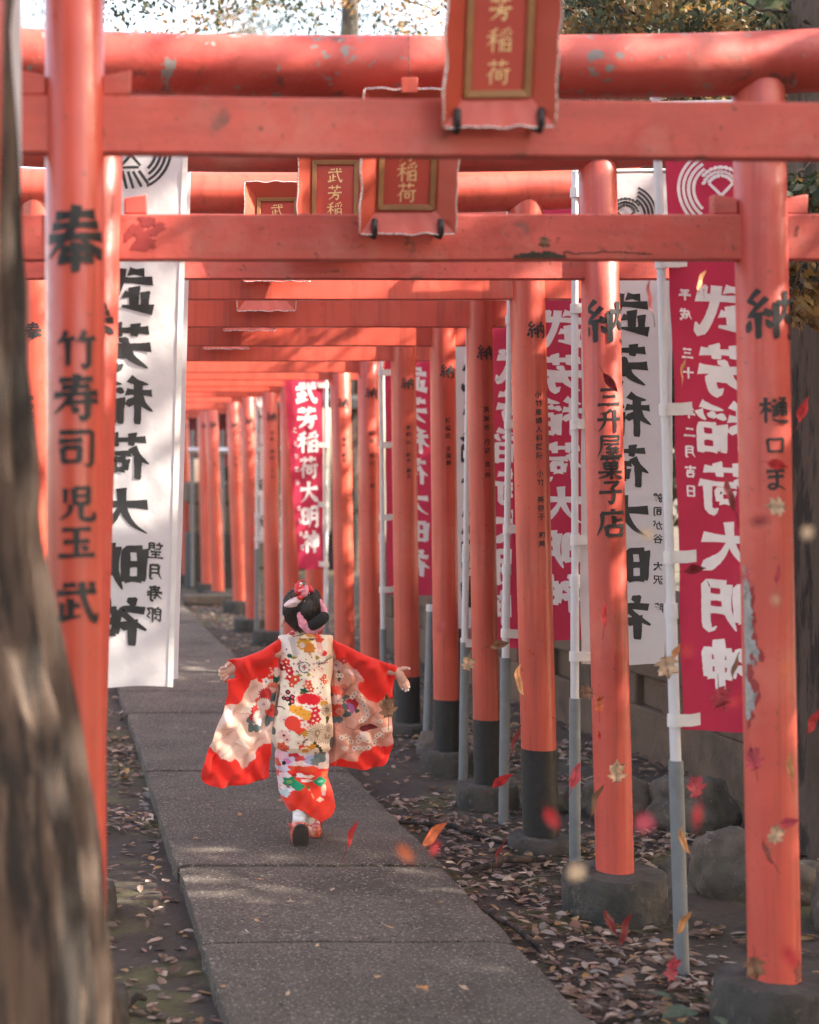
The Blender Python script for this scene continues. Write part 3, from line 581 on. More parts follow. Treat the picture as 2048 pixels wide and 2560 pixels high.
# ------------------------------------------------------------------ banners
def banner(X, Y, lean, w, zt, zb, kind, main, small, label, mirrored=True, pole=True, pipe=True, pipe_top=.6, sway=.010, slant=0., poleside=-1, tabs=5, msize=.18, mx=.5, crest=True, yaw=0., group=True, small_size=.055, ptop=None, margin=.30, hem=None, seed=1, smx=None, smz=None, taboff=.0, c0=None, c1=None, cz=.2, wx=1.18):
    """X = pole x at the ground; cloth runs away from the pole (poleside -1: to the right).  mirrored: seen from its back"""
    root = empty('nobori_banner', (X, Y, 0)); tag(root, label, 'banner', 'tall nobori banners along the path' if group else None)
    d = -poleside; xp = lambda z: X + lean*z/2.5
    def surf(u, z):                                   # u metres from the pole side, z height
        t = (zt - z)/(zt - zb); s = sway*(math.sin(3.1*t*2 + 9*u + seed) + .6*math.sin(8*u - 5*t + seed*2))*(.35 + .65*t)
        s += .007*mnoise.noise((u*9, z*3, seed)) + .0035*mnoise.noise((u*22 + z*6, z*14, seed)) + .006*math.exp(-u/.05)*math.sin(z*math.pi*2/((zt-zb)/4) )
        return Vector((xp(z) + d*((.022 + u)*math.cos(R(yaw)) - (u/w)*slant*t) + (poleside*slant*0), Y - .006 + s + (.022+u)*math.sin(R(yaw)), z + .004*math.sin(u*20 + seed)*t))
    b = MB(); nu, nv = 16, 70
    b.add([surf(w*i/nu, zt + (zb-zt)*j/nv) for j in range(nv+1) for i in range(nu+1)], [(j*(nu+1)+i, j*(nu+1)+i+1, (j+1)*(nu+1)+i+1, (j+1)*(nu+1)+i) for j in range(nv) for i in range(nu)])
    cl = m_red_cloth if kind == 'red' else m_white_cloth; pr = m_white_print if kind == 'red' else m_ink
    def put(ch, u, z, s, ww=1.):
        v, f = cloth_letter(ch); out = []
        for a, bb, c in v:
            a = a*ww
            q = surf(u + (-a if mirrored else a)*s*d, z + bb*s); e = surf(u + (-a if mirrored else a)*s*d + .001, z + bb*s); nrm = Vector((0, -1, 0))
            out.append(q + Vector((0, -.0012 - c*.12, 0)))
        b.add(out, f, 1)
    if crest: put('@', w*mx, zt - cz, .24)
    n = len(main); a0 = c0 or zt - .53; a1 = c1 or zb + .19; st = (a0 - a1)/max(1, n-1)
    for i, ch in enumerate(main): put(ch, w*mx, a0 - st*i, min(msize, st*.93), wx)
    if small:
        txt, z1, z0 = small; st = (z1-z0)/len(txt)
        for i, ch in enumerate(txt):
            if ch != ' ': put(ch, smx if smx is not None else w*.14, z1 - st*(i+.5), min(small_size, st*.9))
    b.build('cloth', [cl, pr], root, 180)
    if hem:
        h = MB(); n_ = 40
        for i in range(n_):
            z1_, z2_ = zt + (zb-zt)*i/n_, zt + (zb-zt)*(i+1)/n_
            o_ = Vector((0, -.003, 0)); h.add([surf(w-hem, z1_)+o_, surf(w+.002, z1_)+o_, surf(w+.002, z2_)+o_, surf(w-hem, z2_)+o_], [(0, 1, 2, 3)])
        h.build('hem', m_tape, root, 180)
    if pole:
        pt = ptop or zt + .04
        b = MB(); z0 = pipe_top - .12 if pipe else -.1; zm = 1.02
        b.tube([(xp(z0), Y, z0), (xp(zm), Y, zm)], .0155, 18); b.tube([(xp(zm-.01), Y, zm-.01), (xp(zm+.035), Y, zm+.035)], .0185, 18); b.tube([(xp(zm), Y, zm), (xp(pt), Y, pt)], .0125, 18)
        b.tube([(xp(pt-.02), Y, pt-.02), (xp(pt+.015), Y, pt+.015)], .016, 14); b.build('pole', m_pole, root, 50)
        if not ptop:
            b = MB(); b.tube([(xp(zt)-d*.01, Y-.004, zt+.006), (xp(zt)+d*(w*math.cos(R(yaw))+.03), Y-.004 + w*math.sin(R(yaw)), zt+.012)], .008, 12); b.build('cross_rod', m_pole, root, 50)
        if pipe:
            b = MB(); seg = 24
            ring = lambda z, r: [(xp(z) + r*math.cos(2*math.pi*k/seg), Y + r*math.sin(2*math.pi*k/seg), z) for k in range(seg)]
            b.rings([ring(-.1, .0205), ring(pipe_top, .0205), ring(pipe_top, .0165), ring(pipe_top-.03, .0165)], 0, (False, False)); b.build('base_pipe', m_pipe, root, 50)
        for i in range(tabs):
            z = zb + .03 + (zt - zb - .1)*i/(tabs-1) + taboff*(i not in (0, tabs-1)); tb = MB(); seg = 18; hgt = .036; rp = .0205 if z < zm else .0172
            tb.rings([[(xp(z) + rp*math.cos(2*math.pi*k/seg), Y + rp*math.sin(2*math.pi*k/seg), zz) for k in range(seg)] for zz in (z-hgt/2, z+hgt/2)], 0, (True, True))
            p0 = Vector((xp(z), Y-rp, z)); vs = []
            for zz in (z-hgt/2, z+hgt/2):
                for u in (-.01, .02, .05):
                    q = surf(u, zz + .004*(u > .04)); vs.append((q.x if u > 0 else xp(z), min(q.y - .004, Y - rp - .001) if u < .03 else q.y - .004, q.z))
            tb.add(vs, [(0, 1, 4, 3), (1, 2, 5, 4)]); tb.build('tape_tab', m_tape, root, 60)
    return root
BIG = '武芳稲荷大明神'
banner(1.845, 4.885, -.075, .325, 2.50, .683, 'red', BIG, ('平成 三十 年二月吉日', Zof(600, 4.88), Zof(1056, 4.88)), 'nearest red banner, white mirrored letters and a date column, by the peeling right post', small_size=.036, msize=.2, mx=.47, pipe_top=.597, smx=.042, seed=1.3, sway=.008, c0=1.91, c1=.876, cz=.245, taboff=.045)
banner(1.94, 6.18, .0, .335, 2.53, .724, 'white', BIG, ('雑司が谷　大沢　隆', Zof(1035, 6.18), Zof(1295, 6.18)), 'white banner with black mirrored letters behind the bold-lettered right post', pipe_top=.60, seed=2.2, small_size=.036, smx=.282, mx=.47, msize=.2, c0=2.016, c1=.898, cz=.16)
banner(1.868, 6.88, .03, .345, 2.55, .74, 'red', BIG, None, 'red banner with white mirrored letters between the clinic post and a white pole', pipe_top=.67, seed=3.1, mx=.56, msize=.2)
banner(1.925, 7.78, .03, .345, 2.45, .61, 'red', BIG, None, 'red banner with white mirrored letters glimpsed left of the clinic post', pipe_top=.64, seed=4.6, mx=.58, msize=.2)
banner(2.02, 8.62, .0, .35, 2.45, .62, 'white', BIG, None, 'white banner with black letters glimpsed between two black-footed posts', pipe=False, seed=5.5, msize=.2)
banner(1.975, 9.87, -.02, .355, 2.5, .70, 'red', BIG, ('みちの山産医院', 1.22, .80), "red banner in a slit by the tall white pole above the child's right sleeve", pipe_top=.5, seed=6.4, mx=.45, msize=.2, small_size=.05, smx=.30)
banner(1.93, 11.65, .0, .30, 2.5, .745, 'red', BIG, ('ことり医院 広島商店', 1.75, .85), "red banner slanting in the wind above the child's head, white letters", mirrored=False, poleside=1, slant=.13, pipe_top=.42, seed=7.7, small_size=.04, msize=.185, smx=.24, mx=.45)
banner(1.865, 13.35, .0, .10, 2.45, .80, 'white', '武芳稲荷', None, 'narrow white banner strip far back, right of a thin red post', seed=8.1, msize=.09, crest=False, pipe=False)
banner(1.80, 14.45, .0, .12, 2.45, .80, 'white', '武芳稲荷', None, 'narrow white banner strip on a grey-footed pole near the far gates', seed=8.9, msize=.1, crest=False, pipe_top=.75)
# left side
wl = P(237, 0, 4.93).x
banner(.036, 4.93, .07, .285, 2.58, Zof(1446, 4.93), 'white', BIG, ('望月寿郎', Zof(1138, 4.93), Zof(1318, 4.93)), 'large white banner on the left, black mirrored letters, covering the path edge', seed=10.2, msize=.20, mx=.42, small_size=.048, smx=.225, hem=.014, sway=.004, tabs=5, pipe=False, c0=1.97, c1=.996, cz=.2)
banner(.089, 5.95, .062, .335, 2.50, .70, 'white', BIG, None, 'second white banner, only a bright wavy edge showing beside the large white one', seed=11.6, sway=.016, msize=.19, pipe=False, mx=.4)
banner(-.215, 3.1, .0, .145, 2.5, 1.95, 'white', '', None, 'white banner scrap high behind the bark trunk', seed=12, pipe=False, crest=False, tabs=2)
# bare pipe left without a banner
bp = empty('bare_pipe', (1.975, 8.74, 0)); tag(bp, 'bare grey pipe with a white rim standing between black-footed posts', 'pipe')
b = MB(); b.tube([(1.97, 8.74, -.1), (1.995, 8.74, .70)], .022, 20); b.build('pipe', m_pipe, bp, 50)
b = MB(); b.tube([(1.995, 8.74, .70), (1.996, 8.74, .735)], .025, 20); b.build('pipe_cap', m_pole, bp, 50)

# ------------------------------------------------------------------ the child in a kimono
GY, GS = 6.23, 5.16e-4
girl = empty('person', (.965, GY, .05)); tag(girl, 'small child seen from behind in red furisode kimono and flowered vest, arms spread, running', 'person')
gx5 = lambda x: .945 + (x - 880)*GS
gz5 = lambda y: 1.106 - y*GS
def g5(x, y, dy=0.): return Vector((gx5(x), GY + dy, gz5(y)))
# colour painting: X, Y arrays in drawing units, colours linear
class Paint:
    def __init__(s, X, Y, base): s.X, s.Y = np.asarray(X, float), np.asarray(Y, float); s.C = np.tile(np.array(_lin(base)), (len(s.X), 1))
    def put(s, mask, col, a=1.): s.C[mask] = s.C[mask]*(1-a) + np.array(_lin(col))*a
    def ell(s, cx, cy, rx, ry, col, n=0, amp=.12, rot=0., a=1., ph=0.):
        dx, dy = s.X - cx, s.Y - cy; c, q = math.cos(R(rot)), math.sin(R(rot)); u, v = (dx*c + dy*q)/rx, (-dx*q + dy*c)/ry
        r = np.hypot(u, v); th = np.arctan2(v, u); lim = 1 + (amp*np.cos(n*th + ph) if n else 0); s.put(r < lim, col, a)
    def ring(s, cx, cy, r, wd, col): d = np.hypot(s.X-cx, s.Y-cy); s.put(np.abs(d - r) < wd, col)
    def poly(s, pts, col, a=1.):
        ins = np.zeros(len(s.X), bool); n = len(pts)
        for i in range(n):
            x1, y1 = pts[i]; x2, y2 = pts[(i+1) % n]
            if y1 == y2: continue
            cr = ((s.Y >= min(y1, y2)) & (s.Y < max(y1, y2))); xi = x1 + (s.Y - y1)*(x2-x1)/(y2-y1); ins ^= cr & (s.X < xi)
        s.put(ins, col, a)
    def line(s, pts, wd, col, a=1.):
        for (x1, y1), (x2, y2) in zip(pts, pts[1:]):
            dx, dy = x2-x1, y2-y1; L2 = dx*dx + dy*dy + 1e-9; t = np.clip(((s.X-x1)*dx + (s.Y-y1)*dy)/L2, 0, 1)
            s.put(np.hypot(s.X - x1 - t*dx, s.Y - y1 - t*dy) < wd, col, a)
    def mum(s, cx, cy, r, col, cen, n=14, line=None):
        s.ell(cx, cy, r, r, col, n, .10)
        if line:
            for k in range(n): a = 2*math.pi*(k+.5)/n; s.line([(cx + .35*r*math.cos(a), cy + .35*r*math.sin(a)), (cx + .95*r*math.cos(a), cy + .95*r*math.sin(a))], 2.6, line, .7)
        s.ell(cx, cy, r*.24, r*.24, cen)
    def plum(s, cx, cy, r, col, cen, ph=0.):
        s.ell(cx, cy, r, r, col, 5, .17, ph=ph); s.ell(cx, cy, r*.28, r*.28, cen)
RED, DRED, CREAM, PINK, SLATE, DGRN, GOLD, ORNG, WHITE, INK = (226, 42, 30), (176, 22, 30), (240, 226, 204), (226, 186, 168), (92, 110, 112), (40, 78, 62), (206, 150, 46), (222, 74, 44), (240, 234, 228), (36, 28, 28)
def loft(rows, nang, fn):
    """rows: list of y values; fn(y) -> (xl, xr, depth_back, depth_front, yoff); superellipse sections"""
    V = []
    for yv in rows:
        xl, xr, db, df, yo = fn(yv); xc, a = (xl+xr)/2, (xr-xl)/2
        for k in range(nang):
            t = 2*math.pi*k/nang; c, s_ = math.cos(t), math.sin(t); e = .8
            cx = math.copysign(abs(c)**e, c); sy = math.copysign(abs(s_)**e, s_)
            V.append(g5(xc + a*cx, yv, yo + (sy*df if sy > 0 else sy*db)))
    nr = len(rows); Fc = [(i*nang+j, i*nang+(j+1) % nang, (i+1)*nang+(j+1) % nang, (i+1)*nang+j) for i in range(nr-1) for j in range(nang)]
    Fc += [tuple(range(nang)), tuple(range((nr-1)*nang, nr*nang))[::-1]]
    return V, Fc
def to5(V): V = np.array([tuple(p) for p in V]); return 880 + (V[:, 0]-.945)/GS, (1.106 - V[:, 2])/GS
def itp(tab, i): ys = [t[0] for t in tab]; xs = [t[i] for t in tab]; return lambda y: float(np.interp(y, ys, xs))

# body: one continuous surface (tapered limbs, palms and five bent fingers, head with a face), joined by remeshing
b = MB()
def ch(pts, rad, seg=14): b.chain([g5(x, y, d) for x, y, d in pts], rad, 0, seg)
ch([(885, 420, .0), (885, 520, .005), (885, 580, .005)], [.030, .027, .034])                            # neck
b.ball(g5(884, 352, -.002), (.064, .075, .082), 0, 24, 16)                                               # skull
b.ball(g5(884, 425, .030), (.052, .048, .045), 0, 20, 12)                                                # jaw and cheeks
b.ball(g5(884, 402, .080), (.008, .012, .012), 0); b.ball(g5(884, 432, .074), (.016, .008, .006), 0)     # nose, lips
for sx in (-1, 1): b.ball(g5(884 + sx*45, 370, .066), (.011, .007, .006), 0)                             # eyelids
for x_, rz in ((737, 14), (1018, -12)):                                                                  # ears
    b.ball(g5(x_, 436, -.016), (.008, .012, .025), 0, 14, 10, Matrix.Rotation(R(rz), 3, 'Y'))
ch([(885, 640, .004), (885, 800, .004), (885, 1100, .0), (880, 1300, .0)], [.038, .050, .056, .058], 20)      # torso
ch([(820, 1330, 0), (840, 1560, .0), (848, 1740, -.03), (848, 1850, -.045)], [.046, .036, .025, .018], 16)   # raised left leg
ch([(945, 1330, 0), (950, 1560, .025), (945, 1780, .055), (950, 1900, .10)], [.046, .036, .025, .018], 16)
ch([(770, 640, 0), (560, 720, .0), (400, 770, .0)], [.026, .020, .017]); ch([(1020, 640, 0), (1270, 728, .0), (1500, 795, .0), (1560, 805, -.002)], [.026, .020, .017, .016])
# viewer's left hand: back of a loosely curled hand
ch([(400, 770, 0), (362, 785, -.002), (340, 800, -.004)], [.019, .019, .017])
ch([(368, 745, -.004), (345, 740, -.018), (328, 752, -.026), (322, 768, -.028)], [.0085, .0075, .007, .006])
for i, (kx, ky, mx_, my_, tx, ty) in enumerate(((335, 772, 300, 775, 284, 796), (330, 796, 294, 806, 284, 822), (332, 818, 302, 834, 298, 850), (340, 836, 320, 856, 322, 868))):
    ch([(kx, ky, -.010), (mx_, my_, -.012), (tx, ty, -.004), (tx+12, ty+8, .006)], [.0085, .0072, .0064, .0056])
# viewer's right hand: open, fingers down and out, thumb sticking out
ch([(1555, 800, 0), (1578, 832, -.004), (1592, 856, -.005)], [.0165, .019, .018])
ch([(1575, 795, -.004), (1600, 778, -.008), (1622, 776, -.008), (1643, 780, -.006)], [.0105, .0075, .0066, .0055])
for pts in (((1606, 845, 0), (1626, 866, -.006), (1640, 890, -.004), (1645, 914, 0)), ((1598, 858, -.006), (1618, 890, -.012), (1630, 915, -.010), (1636, 934, -.006)),
            ((1588, 866, -.006), (1602, 898, -.012), (1612, 922, -.011), (1618, 940, -.006)), ((1577, 866, -.004), (1582, 892, -.008), (1590, 910, -.008), (1597, 926, -.005))):
    ch(pts, [.0085, .0068, .0060, .0050])
bo = b.build('body', m_skin, girl, 180)
rm = bo.modifiers.new('join', 'REMESH'); rm.mode = 'VOXEL'; rm.voxel_size = .0021; rm.use_smooth_shade = True
sm = bo.modifiers.new('soft', 'SMOOTH'); sm.factor = .5; sm.iterations = 3
for x_, y_, d_ in ((1644, 779, -.013), (1645, 912, -.008), (1636, 932, -.013), (1618, 938, -.013), (1597, 924, -.012), (284, 798, -.012), (284, 822, -.011), (297, 850, -.011), (326, 758, -.033)):
    n_ = MB(); n_.ball(g5(x_, y_, d_), (.0036, .0022, .0042)); n_.build('fingernail', m_cotton, bo, 180)

# vest (hifu)
T = [(536, 790, 985), (541, 725, 1092), (548, 706, 1101), (600, 712, 1100), (700, 722, 1098), (800, 716, 1094), (900, 700, 1080), (980, 688, 1082), (1060, 676, 1090), (1180, 662, 1096), (1260, 660, 1096), (1310, 666, 1092), (1345, 682, 1082), (1370, 712, 1066), (1388, 760, 1035), (1398, 830, 980)]
TL, TR = itp(T, 1), itp(T, 2)
def fv(y):
    dep = float(np.interp(y, [536, 560, 640, 800, 1000, 1200, 1330, 1375, 1398], [.025, .040, .062, .074, .080, .092, .088, .070, .035])); return TL(y), TR(y), dep, dep*.9, 0.
rows = list(np.linspace(536, 560, 10)) + list(np.linspace(564, 1330, 190)) + list(np.linspace(1334, 1398, 24))
V, Fc = loft(rows, 240, fv); X5, Y5 = to5(V)
p = Paint(X5, Y5, CREAM)
for i in range(90):
    a, c = random.uniform(700, 1095), random.uniform(620, 1380); p.plum(a, c, random.uniform(14, 22), (236, 210, 196), (120, 70, 60), random.random()*6)
tx = lambda x: 603 + .693*x
ty = lambda y: 575 + .693*y
q8 = lambda *pts: [(tx(a), ty(c)) for a, c in pts]
def E(x, y, rx, ry, col, **k): p.ell(tx(x), ty(y), rx*.693, ry*.693, col, **k)
def PL(x, y, r, col, cen=(250, 240, 220), ph=0.): p.plum(tx(x), ty(y), r*.693, col, cen, ph)
p.poly(q8((170, -50), (235, -50), (250, 160), (180, 120)), (232, 220, 212)); p.poly(q8((236, -40), (300, -40), (330, 160), (285, 170)), (196, 184, 178)); p.poly(q8((300, -40), (345, -40), (350, 110), (320, 100)), (220, 208, 200))
p.poly(q8((648, -50), (715, -50), (716, 500), (640, 420), (655, 200)), (238, 206, 172)); p.line(q8((560, -40), (575, 140)), 6, (220, 150, 140)); p.poly(q8((520, -20), (575, -40), (590, 90), (540, 130)), (232, 176, 164))
E(400, 30, 75, 60, GOLD, n=9); E(445, 70, 65, 50, (196, 120, 36), n=8); E(375, 40, 28, 28, (205, 190, 178)); E(560, -15, 45, 30, ORNG, n=5); E(480, -30, 40, 22, (120, 96, 40), n=4)
E(605, 122, 26, 30, RED, n=3)
for x, y, r, c in ((215, 215, 34, RED), (195, 275, 40, DRED), (240, 300, 42, (206, 24, 44)), (245, 360, 46, (206, 24, 44)), (300, 385, 44, ORNG), (265, 440, 30, ORNG), (190, 340, 36, (240, 224, 210)), (425, 425, 36, ORNG), (400, 452, 28, (232, 130, 90)), (455, 482, 32, ORNG), (600, 360, 24, ORNG), (578, 385, 22, ORNG), (605, 415, 22, ORNG),
                   (560, 100, 30, (238, 200, 186)), (480, 290, 30, (238, 200, 180)), (540, 260, 30, (238, 200, 180)), (570, 290, 26, (236, 196, 176)), (490, 330, 30, (238, 206, 186))): PL(x, y, r, c, (255, 235, 200), x*.1)
E(250, 150, 30, 20, DGRN, n=3, rot=30); E(290, 165, 24, 14, (150, 130, 40), n=3); E(525, 165, 22, 22, (150, 130, 50), n=3); E(340, 340, 22, 12, (160, 140, 50), n=3); E(430, 330, 20, 18, (160, 140, 50), n=3)
p.ell(tx(390), ty(260), 38, 42, (244, 236, 222)); p.ring(tx(390), ty(260), 38, 3.2, INK)
for k in range(14): a = 2*math.pi*k/14; p.line([(tx(390), ty(260)), (tx(390) + 34*math.cos(a), ty(260) + 34*math.sin(a))], 2., (150, 110, 110))
p.ell(tx(390), ty(260), 6, 6, (180, 60, 60))
for x, y in ((218, 85), (406, 180), (468, 160), (335, 218), (284, 228), (312, 300), (245, 245), (520, 470), (560, 430), (550, 515), (580, 470), (360, 385), (490, 290), (540, 255), (575, 280)): E(x, y, 8, 8, INK)
p.line(q8((590, 230), (640, 185), (700, 165), (770, 140)), 3.4, INK); p.line(q8((560, 230), (620, 190), (680, 150)), 2.6, (90, 80, 70)); p.line(q8((580, 225), (600, 222), (640, 215)), 3.2, (190, 60, 80)); E(650, 160, 40, 20, (170, 160, 140), rot=-25, a=.6)
for k in range(7): p.line(q8((545, 235), (545 + 40*math.cos(R(200 + k*25)), 235 + 40*math.sin(R(200 + k*25)))), 2, (100, 90, 80))
# butterfly, big chrysanthemum, yellow and red clusters, heart-shaped flower
for x, y, r in ((183, 580, 20), (220, 586, 25), (266, 566, 27), (264, 608, 30), (224, 516, 24), (242, 640, 18)): E(x, y, r, r, INK)
for x, y, r in ((183, 580, 7), (218, 584, 11), (268, 566, 13), (266, 610, 14), (226, 516, 9)): E(x, y, r, r, (226, 70, 100))
E(385, 505, 40, 34, DGRN, n=5, amp=.25); E(368, 520, 22, 16, (96, 96, 40), n=3)
p.ell(tx(435), ty(592), 92, 38, (222, 24, 44), 26, .13); p.ell(tx(435), ty(575), 80, 34, (226, 26, 42), 18, .1)
E(590, 630, 45, 30, GOLD, n=3)
for x, y in ((275, 680), (335, 720), (300, 700), (405, 765), (375, 705), (425, 740), (350, 690), (380, 740)): E(x, y, 42, 36, (232, 160, 52), n=5); E(x, y, 7, 7, (150, 90, 30))
for x, y, r in ((400, 660, 32), (450, 672, 32), (545, 690, 36)): PL(x, y, r, (244, 228, 214), (180, 110, 90))
for x, y, r in ((500, 700, 42), (490, 750, 44), (520, 785, 36), (450, 825, 40), (470, 800, 36)): PL(x, y, r, (204, 30, 48), (250, 220, 200))
E(265, 830, 78, 74, (232, 66, 46)); E(350, 850, 80, 60, (232, 66, 46)); p.poly(q8((195, 850), (420, 870), (330, 948)), (232, 66, 46)); PL(385, 840, 42, (240, 210, 196), (200, 120, 110))
p.poly(q8((330, 935), (415, 880), (405, 950), (375, 985), (365, 945)), (200, 142, 40))
for cx, cy, r, n in ((628, 700, 72, 16), (520, 930, 115, 26), (628, 965, 92, 24), (640, 900, 60, 16)):
    p.ell(tx(cx), ty(cy), r*.693, r*.62, (222, 198, 172) if r > 60 else (214, 190, 164), n, .06)
    for k in range(n): a = 2*math.pi*k/n; p.line([(tx(cx + .12*r*math.cos(a)), ty(cy + .12*r*math.sin(a))), (tx(cx + .6*r*math.cos(a+.12)), ty(cy + .6*r*math.sin(a+.12))), (tx(cx + .96*r*math.cos(a)), ty(cy + .9*r*math.sin(a)))], 2.3, (96, 76, 62) if cy < 800 else (150, 124, 104))
p.poly(q8((610, 770), (665, 750), (650, 800), (620, 845)), (70, 66, 30)); E(655, 760, 24, 14, (196, 150, 50))
for x, y, r, c in ((165, 1075, 44, (220, 92, 62)), (195, 1095, 34, (214, 84, 56)), (185, 1130, 32, (204, 84, 56)), (180, 960, 50, (232, 190, 178)), (210, 1000, 36, (228, 180, 168)), (320, 1030, 30, (236, 200, 180)), (360, 1080, 34, RED)): PL(x, y, r, c, (120, 50, 40))
E(420, 1090, 60, 34, (206, 128, 36), n=7); E(480, 1070, 50, 36, (206, 128, 36), n=6); E(390, 1130, 66, 56, (238, 212, 186), n=9, amp=.05); E(395, 1110, 40, 24, (220, 140, 50), n=6); E(505, 1135, 62, 50, (242, 222, 200), n=8, amp=.06); E(505, 1140, 14, 14, (150, 90, 60)); E(570, 1165, 54, 40, (110, 100, 92), n=10); E(600, 1090, 44, 40, (238, 214, 192), n=6)
for x, y in ((490, 1030), (518, 1062), (545, 1086), (560, 1112)): E(x, y, 20, 17, (58, 62, 30))
p.line(q8((365, 1045), (375, 1010), (410, 990)), 5, (70, 56, 50)); p.line(q8((120, 670), (165, 670), (190, 690)), 4, (90, 60, 50)); E(685, 1045, 30, 60, (44, 50, 44)); p.line(q8((118, 300), (150, 480), (120, 660), (90, 800)), 5, (120, 90, 70)); E(110, 730, 20, 40, (150, 90, 84)); E(90, 930, 18, 40, (90, 96, 90))
fold = np.array([tuple(q) for q in V]); amp = .006*np.sin((X5-700)/46 + np.sin(Y5/90)*1.2)*np.clip((Y5-560)/300, 0, 1)*np.clip((1360-Y5)/200, 0, 1) + .004*np.sin(X5/21 + Y5/120)*np.clip((760-Y5)/200, 0, 1)
fold[:, 1] += np.where(fold[:, 1] < GY, amp, 0)
vb = MB(); vb.v = fold.tolist(); vb.f = Fc; vb.m = [0]*len(Fc); vb.build('vest', m_print, girl, 60, colors=p.C)

# collar round the neck
Tc = [(494, 826, 946), (512, 800, 975), (535, 775, 1000), (556, 752, 1040)]; cl, cr = itp(Tc, 1), itp(Tc, 2)
V, Fc = loft(list(np.linspace(494, 556, 22)), 96, lambda y: (cl(y), cr(y), .030 + (y-494)*.0003, .045, .004)); X5, Y5 = to5(V); p = Paint(X5, Y5, (226, 200, 176))
p.put(Y5 < 510, (196, 40, 48)); p.ell(930, 530, 40, 18, (190, 130, 60), 7); p.ell(860, 528, 30, 14, (214, 190, 160)); p.ell(985, 540, 30, 18, ORNG, 5); p.line([(780, 548), (850, 535), (930, 510)], 3, INK); p.ell(800, 525, 20, 12, (196, 40, 48))
cb_ = MB(); cb_.v = [tuple(q) for q in V]; cb_.f = Fc; cb_.m = [0]*len(Fc); cb_.build('collar', m_print, girl, 60, colors=p.C)

# kimono skirt with the hem swinging out to the right
Tk = [(1340, 705, 1045), (1400, 690, 1062), (1480, 694, 1060), (1550, 708, 1052), (1600, 716, 1066), (1660, 722, 1086), (1720, 742, 1098), (1760, 762, 1102), (1800, 782, 1090), (1840, 800, 1060)]
KL, KR = itp(Tk, 1), itp(Tk, 2); na, nr = 200, 150; V = []
hem = lambda x: float(np.interp(x, [780, 800, 835, 870, 900, 930, 970, 1030, 1070, 1100], [1792, 1778, 1764, 1772, 1794, 1816, 1831, 1836, 1822, 1772]))
for i in range(nr):
    f = i/(nr-1)
    for k in range(na):
        t = 2*math.pi*k/na; c, s_ = math.cos(t), math.sin(t); c = math.copysign(abs(c)**.8, c); s_ = math.copysign(abs(s_)**.8, s_)
        xb = (785+1098)/2 + (1098-785)/2*c; yv = 1340 + (hem(xb) - 1340)*f
        xl, xr = KL(yv), KR(yv)
        if f > .9: xl = xl + (785-xl)*(f-.9)*5*.8
        xc, a = (xl+xr)/2, (xr-xl)/2; x = xc + a*c; dep = float(np.interp(yv, [1340, 1450, 1600, 1750, 1836], [.068, .070, .068, .075, .082]))
        yy = s_*dep + .03*f*(1 if s_ > 0 else -.6)
        yy += (.006*math.sin(x/19 + yv/38) + .005*math.sin((x - yv*.9)/30))*(1 if s_ < 0 else 0)*min(1, f*3)
        V.append(g5(x, yv, yy))
Fc = [(i*na+j, i*na+(j+1) % na, (i+1)*na+(j+1) % na, (i+1)*na+j) for i in range(nr-1) for j in range(na)]
X5, Y5 = to5(V); p = Paint(X5, Y5, (224, 52, 34))
def E(x, y, rx, ry, col, **k): p.ell(tx(x), ty(y), rx*.693, ry*.693, col, **k)
p.put(Y5 < 1480, (206, 190, 200))
for x, y, rx, ry, c in ((160, 1180, 60, 40, (222, 176, 190)), (130, 1270, 30, 60, (200, 80, 50)), (290, 1175, 60, 34, DRED), (260, 1210, 60, 30, (190, 186, 204)), (350, 1200, 60, 30, (196, 60, 70)), (340, 1250, 70, 34, (236, 210, 204)), (450, 1210, 60, 44, (160, 160, 190)), (560, 1190, 80, 50, (96, 112, 110)), (510, 1230, 60, 40, (110, 124, 124)), (600, 1270, 70, 36, (236, 206, 190)), (220, 1230, 40, 30, (206, 120, 170)), (640, 1210, 30, 60, (210, 196, 206)), (190, 1250, 20, 22, INK), (310, 1290, 90, 22, ORNG), (440, 1300, 90, 30, ORNG), (180, 1310, 60, 30, (196, 196, 210)),
                        (330, 1370, 80, 22, (240, 228, 226)), (280, 1370, 30, 26, DRED), (440, 1375, 46, 20, (242, 216, 206)), (200, 1370, 50, 30, (236, 216, 220)), (410, 1420, 60, 16, (240, 226, 222)), (180, 1440, 30, 60, (226, 214, 220)), (600, 1360, 40, 30, (214, 110, 60))): E(x, y, rx, ry, c, n=5, amp=.12)
E(245, 1430, 62, 50, (24, 150, 106), n=5, amp=.16); E(320, 1475, 60, 38, (24, 150, 106), n=4, amp=.14); E(240, 1430, 30, 22, (130, 180, 110)); E(550, 1430, 62, 44, (24, 140, 100), n=4, amp=.14); E(545, 1425, 28, 12, (120, 190, 150)); E(425, 1495, 28, 18, (84, 96, 40), rot=40)
E(225, 1510, 62, 34, (234, 226, 230), n=6, amp=.14); E(205, 1560, 44, 40, (190, 206, 210), n=5); E(235, 1490, 20, 12, (150, 120, 130)); E(585, 1510, 30, 50, (232, 170, 150)); E(545, 1615, 40, 22, (240, 196, 170), n=4); E(590, 1560, 20, 20, (236, 190, 176)); p.line(q8((440, 1510), (470, 1590)), 3, (220, 170, 120))
kb = MB(); kb.v = [tuple(q) for q in V]; kb.f = Fc; kb.m = [0]*len(Fc); ko = kb.build('kimono_skirt', m_print, girl, 60, colors=p.C)
so = ko.modifiers.new('thick', 'SOLIDIFY'); so.thickness = .003

